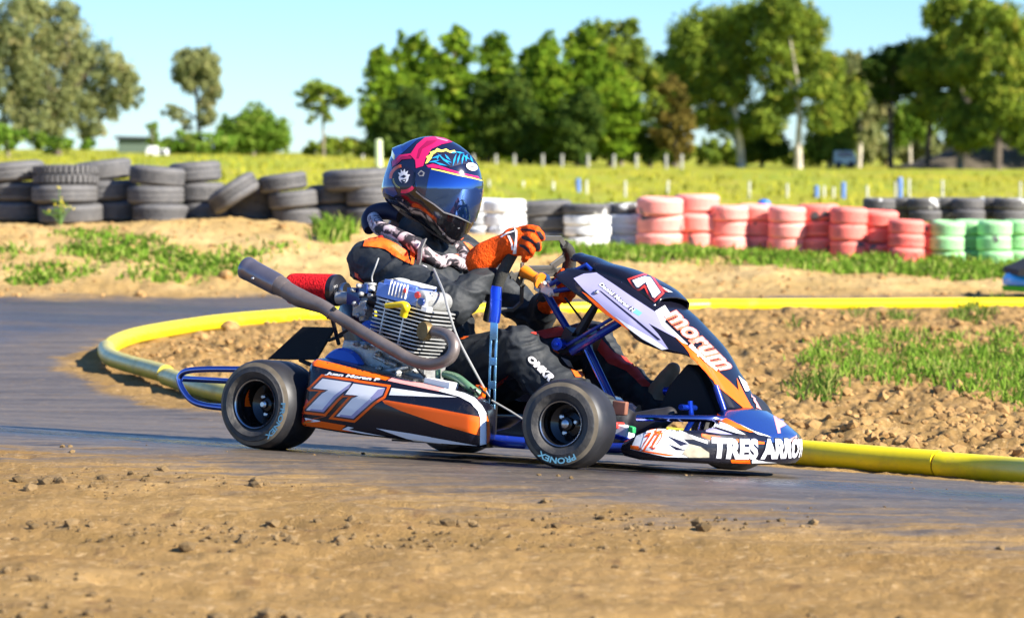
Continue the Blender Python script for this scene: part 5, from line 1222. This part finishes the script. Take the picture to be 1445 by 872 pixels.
# white truck far left
def truck():
    D_=150.; s=D_/FPX; p=at(222,222,D_); t=empty('trailer',(p.x,D_,p.z)); tag(t,'small low white trailer parked far off between the left trees','trailer')
    mb=MB(); mb.box((0,0,7*s),(30*s,0,0),(0,.6,0),(0,0,9*s)); mb.build('body',WHITE,t,bevel=.02)
    mb=MB(); mb.box((-6*s,0,13.5*s),(12*s,0,0),(0,.5,0),(0,0,4*s)); mb.build('raised_roof',WHITE,t,bevel=.02)
    mb=MB(); mb.box((7*s,-.305,8*s),(10*s,0,0),(0,.02,0),(0,0,3.5*s)); mb.build('window',BLK,t)
    for dx in(-8,8):
        mb=MB(); mb.lathe([(.001,0),(2.6*s,0),(3*s,.03),(3*s,.1),(.001,.12)],(dx*s,-.25,2.8*s),(0,-1,0),16); mb.build('wheel',RUB,t)
truck()
def roof():
    p=at(190,221,185); t=empty('shed',(p.x,185,gz(p.x,185))); tag(t,'low dark roofed shed far off left of the white truck','shed')
    mb=MB(); mb.box((0,0,.45),(1.9,0,0),(0,2,0),(0,0,.9)); mb.build('wall',pm('wall_dull_green',(.10,.14,.10),.8),t); mb=MB(); mb.prism([V((-1.2,0,.9)),V((1.2,0,.9)),V((1.1,0,1.02)),V((-1.1,0,1.08))],(0,2.6,0)); mb.build('roof',pm('roof_dark',(.05,.06,.07),.7),t)
roof()
def van():
    p=at(1191,242,225); s=225/FPX; t=empty('van',(p.x,225,gz(p.x,225))); tag(t,'pale van parked under the eucalyptus trees at the right','van')
    mb=MB(); mb.loft([[V((x,y,z)) for x,z in((-.9,.3),(.9,.3),(.9,.9),(.7,1.35),(-.85,1.4),(-.9,1.0))] for y in(-.7,.7)]); mb.build('body',pm('van_paint',(.62,.72,.76),.35,coat=.5),t,bevel=.06)
    mb=MB(); mb.box((.0,-.71,1.1),(1.2,0,0),(0,.02,0),(0,0,.35)); mb.build('window',BLUED,t)
    for dx in(-.5,.5): mb=MB(); mb.lathe([(.001,0),(.26,0),(.28,.03),(.28,.16),(.001,.18)],(dx,-.6,.28),(0,-1,0),16); mb.build('wheel',RUB,t)
van()

# ------------------------------------------------------------------ trees
BARK=pm('bark_grey',(.22,.18,.13),.9,var=.3,vscale=2,bump=.4,bscale=5); BARKP=pm('bark_pale',(.55,.48,.38),.8,var=.3,vscale=1.5); BARKD=pm('bark_dark',(.10,.075,.055),.9,var=.3,vscale=2)
LF={'pine':leafmat('needles_pine',[(.06,.11,.015),(.13,.23,.018),(.23,.34,.025),(.36,.40,.045)],.28),
 'euc':leafmat('leaves_eucalypt',[(.09,.14,.028),(.18,.25,.034),(.27,.34,.04),(.40,.36,.06)],.32),
 'willow':leafmat('leaves_willow',[(.15,.18,.085),(.25,.28,.11),(.36,.37,.14),(.46,.40,.18)],.45),
 'bush':leafmat('leaves_bush',[(.07,.14,.02),(.13,.24,.025),(.22,.32,.045),(.30,.34,.07)],.35),
 'gold':leafmat('leaves_golden',[(.09,.08,.02),(.16,.13,.03),(.24,.18,.04),(.30,.20,.05)],.3),
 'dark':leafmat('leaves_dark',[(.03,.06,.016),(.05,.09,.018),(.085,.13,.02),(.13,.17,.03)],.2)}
def crown_mesh(blobs,n,leaf,mat,seed,droop=.0,elong=1.):
    """blobs: (x,y,z,rx,ry,rz) metres; leaf clumps spread through and over each blob"""
    g=np.random.default_rng(seed); vol=np.array([(b[3]*b[5])**1.0 for b in blobs]); vol=vol/vol.sum(); Vs=[];T=[]
    for b,v in zip(blobs,vol):
        m=max(30,int(n*v)); ncl=max(6,m//26); d=g.normal(size=(ncl,3)); d/=np.linalg.norm(d,axis=1)[:,None]; rad=g.random(ncl)**.33*(.55+.5*g.random(ncl))
        cc=d*rad[:,None]; tint=np.clip(g.normal(.48,.2,ncl),0,1); idx=g.integers(0,ncl,m)
        q=cc[idx]+g.normal(0,.115,(m,3)); c=np.array(b[:3])+q*np.array([b[3],b[4],b[5]])
        nr=d[idx]*.7+g.normal(0,.7,(m,3)); nr/=np.linalg.norm(nr,axis=1)[:,None]
        up=np.cross(nr,g.normal(size=(m,3))); up/=np.linalg.norm(up,axis=1)[:,None]
        if droop: up=up*(1-droop)+np.array([0,0,-1])*droop; up/=np.linalg.norm(up,axis=1)[:,None]
        sd=np.cross(nr,up); sd/=np.maximum(np.linalg.norm(sd,axis=1),1e-3)[:,None]
        s=leaf*(.55+.9*g.random(m))[:,None]
        Vs.append(np.stack([c-up*s*elong,c+sd*s*.55,c+up*s*elong,c-sd*s*.55],1)); T.append(np.clip(tint[idx]+g.normal(0,.12,m),0,1))
    Va=np.concatenate(Vs).reshape(-1,3); n4=len(Va)//4; T=np.concatenate(T)
    me=bpy.data.meshes.new('crown'); me.vertices.add(len(Va)); me.vertices.foreach_set('co',Va.reshape(-1)); me.loops.add(n4*4); me.loops.foreach_set('vertex_index',np.arange(n4*4,dtype=np.int32)); me.polygons.add(n4)
    me.polygons.foreach_set('loop_start',np.arange(n4,dtype=np.int32)*4); me.polygons.foreach_set('loop_total',np.full(n4,4,np.int32)); me.update(calc_edges=True)
    a=me.attributes.new('tint','FLOAT','POINT'); a.data.foreach_set('value',np.repeat(T,4).astype(np.float32)); me.materials.append(mat); return me
def tree(name,label,cat,px,base,depth,blobs,mat,n,leaf,trunk=None,bark=BARK,seed=1,group=None,droop=0.,elong=1.,dratio=.8):
    """blobs in photo pixels (cx, cy, rx, ry) -> a crown with depth; trunk: list of limbs, each a list of (px, py, width px)"""
    s=depth/FPX; p=at(px,base,depth); z=gz(p.x,depth); o=empty(name,(p.x,depth,z)); tag(o,label,cat,group); g=random.Random(seed)
    B=[]
    for cx,cy,rx,ry in blobs:
        q=at(cx,cy,depth); B.append((q.x-p.x,g.uniform(-.5,.5)*rx*s,q.z-z,rx*s,rx*s*dratio,ry*s))
    if trunk:
        mb=MB()
        for limb in trunk:
            P=[]; rr=[]
            for j,(x,y,w) in enumerate(limb):
                q=at(x,y,depth); P.append(V((q.x-p.x,g.uniform(-.2,.2)*j,q.z-z))); rr.append(w*s/2)
            P[0].z=min(P[0].z,-.1) if limb is trunk[0] else P[0].z
            mb.tube(P,rr,8,sub=3)
        mb.build('trunk',bark,o)
    c=bpy.data.objects.new('crown',crown_mesh(B,n,leaf*s,LF[mat],seed,droop,elong)); COL.objects.link(c); c.parent=o; return o
GT='dark pines beyond the meadow'
tree('willow_tree','huge loose grey green tree filling the left edge of the sky','tree',75,216,140,[(20,40,45,50),(75,60,50,55),(120,95,48,50),(165,110,35,35),(40,110,50,55),(95,140,50,45),(145,150,40,30),(20,160,40,40),(60,180,45,30),(185,135,20,25),(95,20,25,25),(-30,80,50,90),(45,10,40,30),(125,185,30,18)],'willow',34000,2.7,[[(80,218,16),(78,180,13),(70,120,9),(60,60,5)],[(78,170,9),(110,120,6),(140,90,3)],[(76,185,8),(35,120,6),(15,70,3)],[(78,160,7),(95,100,5),(95,50,3)]],BARKD,1,droop=.35,elong=1.4)
tree('leafy_bush','broad green bush at the foot of the huge left tree','bush',15,217,132,[(10,195,28,20),(60,200,26,14),(90,202,20,12),(-20,190,30,28),(120,205,16,9)],'bush',2600,4.6,[[(12,218,5),(10,200,3)]],BARK,2)
tree('slender_tree','tall slender tree with a leaning oval crown left of centre','tree',272,216,175,[(268,88,26,24),(290,92,24,26),(300,125,18,30),(272,115,24,22),(255,105,16,18),(293,160,16,22),(246,158,16,13),(262,175,14,10),(285,85,18,20)],'willow',10000,2.6,[[(280,217,7),(280,180,6),(278,140,5),(275,100,3)],[(280,170,4),(258,155,3),(245,150,2)],[(279,150,4),(292,120,3)]],BARKD,3,droop=.2,elong=1.2)
tree('leafy_bush','bright green bush under the tall slender tree','bush',275,216,165,[(262,203,30,18),(290,205,32,16),(315,202,20,18),(240,206,16,14)],'bush',2600,4.2,[[(272,217,4),(272,205,2)]],BARK,4)
tree('round_bush_tree','rounded green tree right of the tall slender tree','tree',355,218,170,[(345,188,36,30),(378,190,32,28),(360,165,26,18),(395,192,18,26),(320,188,20,26),(352,205,46,16)],'bush',14000,2.7,[[(358,219,6),(357,190,4),(356,170,2)]],BARK,5)
tree('young_tree','small thin young tree beside the white truck','tree',217,216,160,[(216,182,9,11),(214,198,10,12),(220,205,8,8)],'bush',700,3.6,[[(217,217,2.5),(216,180,1.5)]],BARK,6)
tree('umbrella_tree','lone thin tree with a flat umbrella crown left of the pines','tree',457,222,200,[(455,124,32,16),(440,132,24,14),(475,136,22,16),(428,148,12,11),(450,148,24,13),(482,144,16,13),(462,165,12,14),(440,168,9,10)],'euc',3000,3.0,[[(457,223,4),(456,180,3.5),(453,140,2.5),(450,125,1.5)],[(455,150,3),(474,138,2)],[(455,155,3),(432,146,2)]],BARK,7)
tree('low_bush','low dark rounded bush under the umbrella tree','bush',478,222,205,[(465,208,28,15),(495,205,26,14),(440,212,14,9),(510,212,14,12)],'euc',2200,3.8,[[(478,223,4),(478,208,2)]],BARK,8)
def pine(px,top,w,seed,label,depth=215,mat='pine',n=4300,low=212):
    g=random.Random(seed); B=[]; H=low-top; yy=top+8
    while yy<low+6:
        t=(yy-top)/H; half=w/2*1.2*min(1,.42+1.3*t**.8)
        for s_ in range(3): B.append((px+g.uniform(-.55,.55)*half,yy+g.uniform(-6,6),half*g.uniform(.5,.75),g.uniform(14,22)))
        yy+=13
    tree('pine_tree',label,'tree',px,226,depth,B,mat,int(n*5),3.0,[[(px,227,8),(px+1,180,7),(px,top+30,3)]],BARKD,seed,GT)
pine(545,78,66,31,'leftmost of the dark pines, widest at its low branches',212); pine(585,56,78,32,'second dark pine from the left, with a rounded top',222); pine(640,42,84,33,'tall pointed pine above the helmet',214); pine(700,56,70,34,'bright green pine right of the helmet top',220); pine(748,70,50,35,'short narrow pine in the dip of the pine row',226,low=214)
pine(775,52,66,36,'bright pine in the middle of the row above the steering wheel',210,n=5000); pine(825,42,70,37,'feathery pine left of the tall open crowned tree',224); pine(860,95,80,38,'lower bright pine whose skirt reaches the ground',206,n=5000)
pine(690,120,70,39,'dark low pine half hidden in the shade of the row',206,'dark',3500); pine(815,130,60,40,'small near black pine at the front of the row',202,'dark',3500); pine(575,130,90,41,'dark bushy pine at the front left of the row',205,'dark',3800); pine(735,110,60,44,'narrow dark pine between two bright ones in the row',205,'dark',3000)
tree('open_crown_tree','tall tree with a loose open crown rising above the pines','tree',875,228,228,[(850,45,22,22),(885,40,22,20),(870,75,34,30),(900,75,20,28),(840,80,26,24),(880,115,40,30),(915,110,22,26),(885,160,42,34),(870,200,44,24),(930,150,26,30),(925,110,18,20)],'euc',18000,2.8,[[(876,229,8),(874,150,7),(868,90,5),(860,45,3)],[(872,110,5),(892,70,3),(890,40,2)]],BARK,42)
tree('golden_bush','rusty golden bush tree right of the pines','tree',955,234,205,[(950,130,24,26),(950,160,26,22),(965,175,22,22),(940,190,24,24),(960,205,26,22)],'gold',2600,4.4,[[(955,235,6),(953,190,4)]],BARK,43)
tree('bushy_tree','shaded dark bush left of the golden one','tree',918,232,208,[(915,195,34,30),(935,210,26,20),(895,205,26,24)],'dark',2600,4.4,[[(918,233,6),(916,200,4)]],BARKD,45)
GE='eucalyptus trees at the right'
def euc(px,base,depth,blobs,trunk,label,seed,n=6500,mat='euc',bark=BARKP): tree('eucalyptus_tree',label,'tree',px,base,depth,[(a,b,c*1.1,d*1.08) for a,b,c,d in blobs],mat,int(n*3.6),2.8,trunk,bark,seed,GE,droop=.25,elong=1.2)
euc(1045,238,215,[(975,55,30,38),(1010,40,34,36),(1045,35,34,34),(960,95,22,24),(1000,90,36,34),(1040,85,36,36),(985,130,32,26),(1030,130,34,28),(1005,165,36,22),(1045,175,30,22),(955,130,20,22)],[[(1046,239,12),(1044,200,10),(1036,150,8),(1025,90,5),(1015,50,3)],[(1038,160,6),(1005,110,4),(985,70,2.5)],[(1038,150,5),(1060,100,3)]],'broad eucalyptus with the bright crooked trunk left of the twin trunks',51,8500)
euc(1127,240,212,[(1085,20,30,30),(1115,18,32,30),(1140,45,32,34),(1090,60,34,34),(1130,85,38,32),(1165,95,28,28),(1100,105,34,28),(1150,125,34,22),(1105,145,34,22),(1085,175,26,24),(1160,165,26,26),(1095,5,26,18)],[[(1127,241,12),(1126,205,10),(1128,150,6),(1120,90,3),(1110,40,1.5)],[(1127,150,6),(1150,100,4),(1160,80,2.5)],[(1126,140,6),(1098,90,4)]],'tallest eucalyptus, with a bright bare trunk near the pale van',52,9000)
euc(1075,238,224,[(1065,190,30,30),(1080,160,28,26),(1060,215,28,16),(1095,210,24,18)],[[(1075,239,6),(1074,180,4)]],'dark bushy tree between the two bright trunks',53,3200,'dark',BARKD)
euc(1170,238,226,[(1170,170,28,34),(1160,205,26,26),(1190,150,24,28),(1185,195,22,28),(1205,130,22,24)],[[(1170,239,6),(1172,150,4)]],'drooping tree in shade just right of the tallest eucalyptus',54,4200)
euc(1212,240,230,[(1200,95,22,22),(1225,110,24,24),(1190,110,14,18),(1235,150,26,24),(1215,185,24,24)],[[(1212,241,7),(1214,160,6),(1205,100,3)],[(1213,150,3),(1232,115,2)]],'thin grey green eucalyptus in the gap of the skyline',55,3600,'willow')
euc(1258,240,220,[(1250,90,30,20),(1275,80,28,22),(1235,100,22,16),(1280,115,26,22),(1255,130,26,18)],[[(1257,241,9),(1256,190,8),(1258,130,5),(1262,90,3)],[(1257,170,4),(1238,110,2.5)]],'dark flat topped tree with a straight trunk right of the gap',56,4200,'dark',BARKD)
euc(1285,238,232,[(1275,165,26,24),(1300,175,24,24),(1265,190,20,18)],[[(1285,239,5),(1284,180,3)]],'bright yellow green sapling behind the straight trunk',57,1800,'bush')
euc(1310,240,218,[(1325,20,26,26),(1350,10,26,22),(1340,60,30,30),(1310,75,26,26),(1290,100,24,24),(1330,105,32,28),(1310,145,30,24),(1350,140,30,24)],[[(1309,241,8),(1312,180,7),(1325,110,6),(1335,50,3)],[(1318,140,5),(1300,90,3)]],'high eucalyptus at the start of the right hand clump',58,6500,'euc',BARKD)
euc(1355,242,214,[(1385,20,28,24),(1370,55,30,30),(1400,70,28,28),(1360,95,30,26),(1385,120,34,28),(1350,165,34,28),(1390,165,32,26),(1365,195,36,20)],[[(1354,243,11),(1358,190,9),(1370,120,7),(1382,60,4)],[(1364,150,5),(1350,100,3)]],'leafy eucalyptus in the middle of the right hand clump',59,7500,'euc',BARK)
euc(1408,243,210,[(1415,30,26,24),(1440,50,26,28),(1425,90,30,28),(1450,110,28,30),(1410,130,28,26),(1435,155,32,28),(1405,180,32,24),(1445,190,26,26)],[[(1407,244,13),(1410,190,11),(1420,120,8),(1430,60,4)],[(1412,160,6),(1442,110,4)]],'eucalyptus with the thickest dark trunk at the right edge',60,7500,'euc',BARKD)
euc(1490,243,216,[(1480,30,34,34),(1500,80,36,36),(1475,130,30,34),(1500,170,36,34)],[[(1490,244,12),(1490,150,8),(1485,60,4)]],'eucalyptus cut by the right edge of the photo',61,4500)
euc(950,236,232,[(945,95,24,24),(965,70,22,24),(930,120,24,24),(960,130,26,26)],[[(950,237,7),(950,160,5),(955,90,2.5)]],'green tree filling the gap left of the broad eucalyptus',62,3800,'euc',BARKD)
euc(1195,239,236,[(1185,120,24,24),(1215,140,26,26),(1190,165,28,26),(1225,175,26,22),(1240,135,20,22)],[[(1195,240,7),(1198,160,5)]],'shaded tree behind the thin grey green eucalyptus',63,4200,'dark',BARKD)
# low shaded earth bank under the right hand trees
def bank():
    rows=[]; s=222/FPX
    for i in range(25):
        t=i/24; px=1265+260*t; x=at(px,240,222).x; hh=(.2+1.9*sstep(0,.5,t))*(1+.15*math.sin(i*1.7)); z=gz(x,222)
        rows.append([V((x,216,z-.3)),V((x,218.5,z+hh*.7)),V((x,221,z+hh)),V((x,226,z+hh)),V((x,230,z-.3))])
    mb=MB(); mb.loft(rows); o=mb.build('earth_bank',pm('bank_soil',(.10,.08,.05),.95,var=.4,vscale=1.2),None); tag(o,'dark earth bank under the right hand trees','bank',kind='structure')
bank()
def hedge(name,label,x0,x1,y0,depth,seed,mat,n,h=14):
    g=random.Random(seed); B=[]; x=x0
    while x<x1: B.append((x,y0-h*.5+g.uniform(-4,4),g.uniform(12,20),h*g.uniform(.6,1.1))); x+=14
    s=depth/FPX; p=at((x0+x1)/2,y0,depth); z=gz(p.x,depth); BB=[]
    for cx,cy,rx,ry in B: q=at(cx,cy,depth); BB.append((q.x,depth+g.uniform(-1,1),q.z,rx*s,rx*s,ry*s))
    o=bpy.data.objects.new(name,crown_mesh(BB,n,4.4*s,LF[mat],seed)); COL.objects.link(o); tag(o,label,'scrub',kind='stuff')
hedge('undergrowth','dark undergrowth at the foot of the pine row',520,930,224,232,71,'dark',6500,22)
hedge('far_scrub','sunlit scrub seen between the right hand trunks',1170,1470,228,262,72,'willow',9000,30)
hedge('far_scrub','hazy green scrub behind the eucalyptus trunks',940,1200,230,255,73,'euc',7000,24)
# flowering weed by the second tyre stack
def weed():
    p=at(85,310,26.1); o=empty('flowering_weed',(p.x,26.1,zs(p.x,26.1))); tag(o,'spindly weed with yellow flowers before the second tyre stack','weed'); g=random.Random(4); mb=MB(); fl=MB()
    for i in range(9):
        a=g.random()*6.28; h=g.uniform(.12,.36); r=g.uniform(.02,.13); q=V((math.cos(a)*r,math.sin(a)*r*.6,h)); mb.tube([(0,0,0),q*.5+V((0,0,.03)),q],[.006,.004,.003],5)
        for j in range(5): c=q*g.uniform(.3,.9); d=V((g.uniform(-.05,.05),g.uniform(-.04,.04),g.uniform(0,.03))); mb.add([c,c+d+V((.01,0,.012)),c+d*1.6,c+d-V((.01,0,-.002))],[(0,1,2,3)])
        for j in range(2): fl.ball(q+V((g.uniform(-.02,.02),g.uniform(-.02,.02),g.uniform(-.02,.02))),.008,6,4)
    mb.build('stems',pm('weed_green',(.10,.20,.03),.7),o); fl.build('flowers',pm('flower_yellow',(.8,.65,.03),.6),o)
weed()
# ------------------------------------------------------------------ second kart entering at the right edge (nose first, on the far straight)
def far_kart():
    p=ghit(1436,422); D0=22.2; p=at(1436,420,D0); z=gz(p.x,D0); t=empty('go_kart',(p.x,D0,z)); t.rotation_euler=(0,0,0); tag(t,'kart with blue and lime green nose entering at the right edge','go kart')
    B1=pm('nose_cyan',(.01,.42,.90),.3,coat=.5); G1=pm('nose_lime',(.20,.80,.02),.35,coat=.4); x0=-.115
    def shell(rows,name,m): mb=MB(); mb.loft(rows); return mb.build(name,m,t,smooth=50)
    yy=(-.42,-.25,0,.25,.42)
    shell([[V((x0+dx+abs(y)*.5,y,.07)),V((x0+dx-.01+abs(y)*.5,y,.11)),V((x0+.10+dx+abs(y)*.5,y,.125)),V((x0+.35+dx+abs(y)*.3,y,.13)),V((x0+.35+dx+abs(y)*.3,y,.07))] for y,dx in zip(yy,(.06,.01,0,.01,.06))],'nose_cone',G1)
    shell([[V((x0+dx+abs(y)*.5,y,.118)),V((x0-.005+dx+abs(y)*.5,y,.16)),V((x0+.02+dx+abs(y)*.5,y,.205)),V((x0+.10+dx+abs(y)*.3,y,.215)),V((x0+.35+dx+abs(y)*.3,y,.13))] for y,dx in zip((-.36,-.15,0,.15,.36),(.03,.005,0,.005,.03))],'nose_top',B1)
    shell([[V((x0+.045+.03*abs(y),y,.20)),V((x0+.06,y,.245)),V((x0+.12,y,.265)),V((x0+.6,y,.50)),V((x0+.64,y,.46)),V((x0+.32,y,.18))] for y in(-.34,-.12,.12,.34)],'front_fairing',MATTE)
    for y_ in(-.52,.52):
        mb=MB(); mb.lathe([(.07,-.06),(.12,-.07),(.13,-.05),(.13,.05),(.12,.07),(.07,.06),(.001,.03)],(x0+.42,y_,.13),(0,-1 if y_<0 else 1,0),32); mb.build('wheel',RUB,t)
    mb=MB(); mb.box((x0+.8,0,.05),(1.,0,0),(0,.5,0),(0,0,.02)); mb.build('floor_tray',BLK,t)
    mb=MB(); mb.tube([(x0+.4,-.4,.06),(x0+.45,-.45,.10),(x0+.3,-.44,.13)],.012,8); mb.build('bumper_bar',ORG,t)
far_kart()
# ------------------------------------------------------------------ camera, sun, sky
cd=bpy.data.cameras.new('camera'); co=bpy.data.objects.new('camera',cd); COL.objects.link(co)
cd.sensor_width=36; cd.lens=FPX/1445*36; co.location=CAM; co.rotation_euler=(PI/2-PITCH,0,0); cd.clip_end=9000; cd.clip_start=.1
cd.dof.use_dof=True; cd.dof.focus_distance=9.0; cd.dof.aperture_fstop=5.0
sc.camera=co
SUND=Vector((.735,-.46,.50)).normalized()
sl=bpy.data.lights.new('sun','SUN'); sl.energy=5.0; sl.angle=R(.5); sl.color=(1,.94,.84); so=bpy.data.objects.new('sun',sl); COL.objects.link(so)
so.rotation_euler=SUND.to_track_quat('Z','Y').to_euler()
w=bpy.data.worlds.new('World'); sc.world=w; w.use_nodes=True; nt=w.node_tree; bg=nt.nodes['Background']
sk=nt.nodes.new('ShaderNodeTexSky'); sk.sky_type='NISHITA'; sk.sun_disc=False; sk.sun_elevation=math.asin(SUND.z); sk.sun_rotation=math.atan2(SUND.x,SUND.y); sk.altitude=100; sk.air_density=1.0; sk.dust_density=.0; sk.ozone_density=5.
tm=nt.nodes.new('ShaderNodeMix'); tm.data_type='RGBA'; tm.blend_type='MULTIPLY'; tm.inputs[0].default_value=1; tm.inputs[7].default_value=(.70,.93,1.24,1)
nt.links.new(sk.outputs[0],tm.inputs[6]); nt.links.new(tm.outputs[2],bg.inputs[0]); bg.inputs[1].default_value=.068
sc.view_settings.view_transform='Standard'; sc.view_settings.look='None'; sc.view_settings.exposure=1.32; sc.view_settings.gamma=1; sc.view_settings.use_curve_mapping=False
sc.cycles.use_denoising=True; sc.cycles.max_bounces=8; sc.cycles.transparent_max_bounces=8; sc.cycles.caustics_reflective=False; sc.cycles.caustics_refractive=False
sc.cycles.sample_clamp_indirect=6
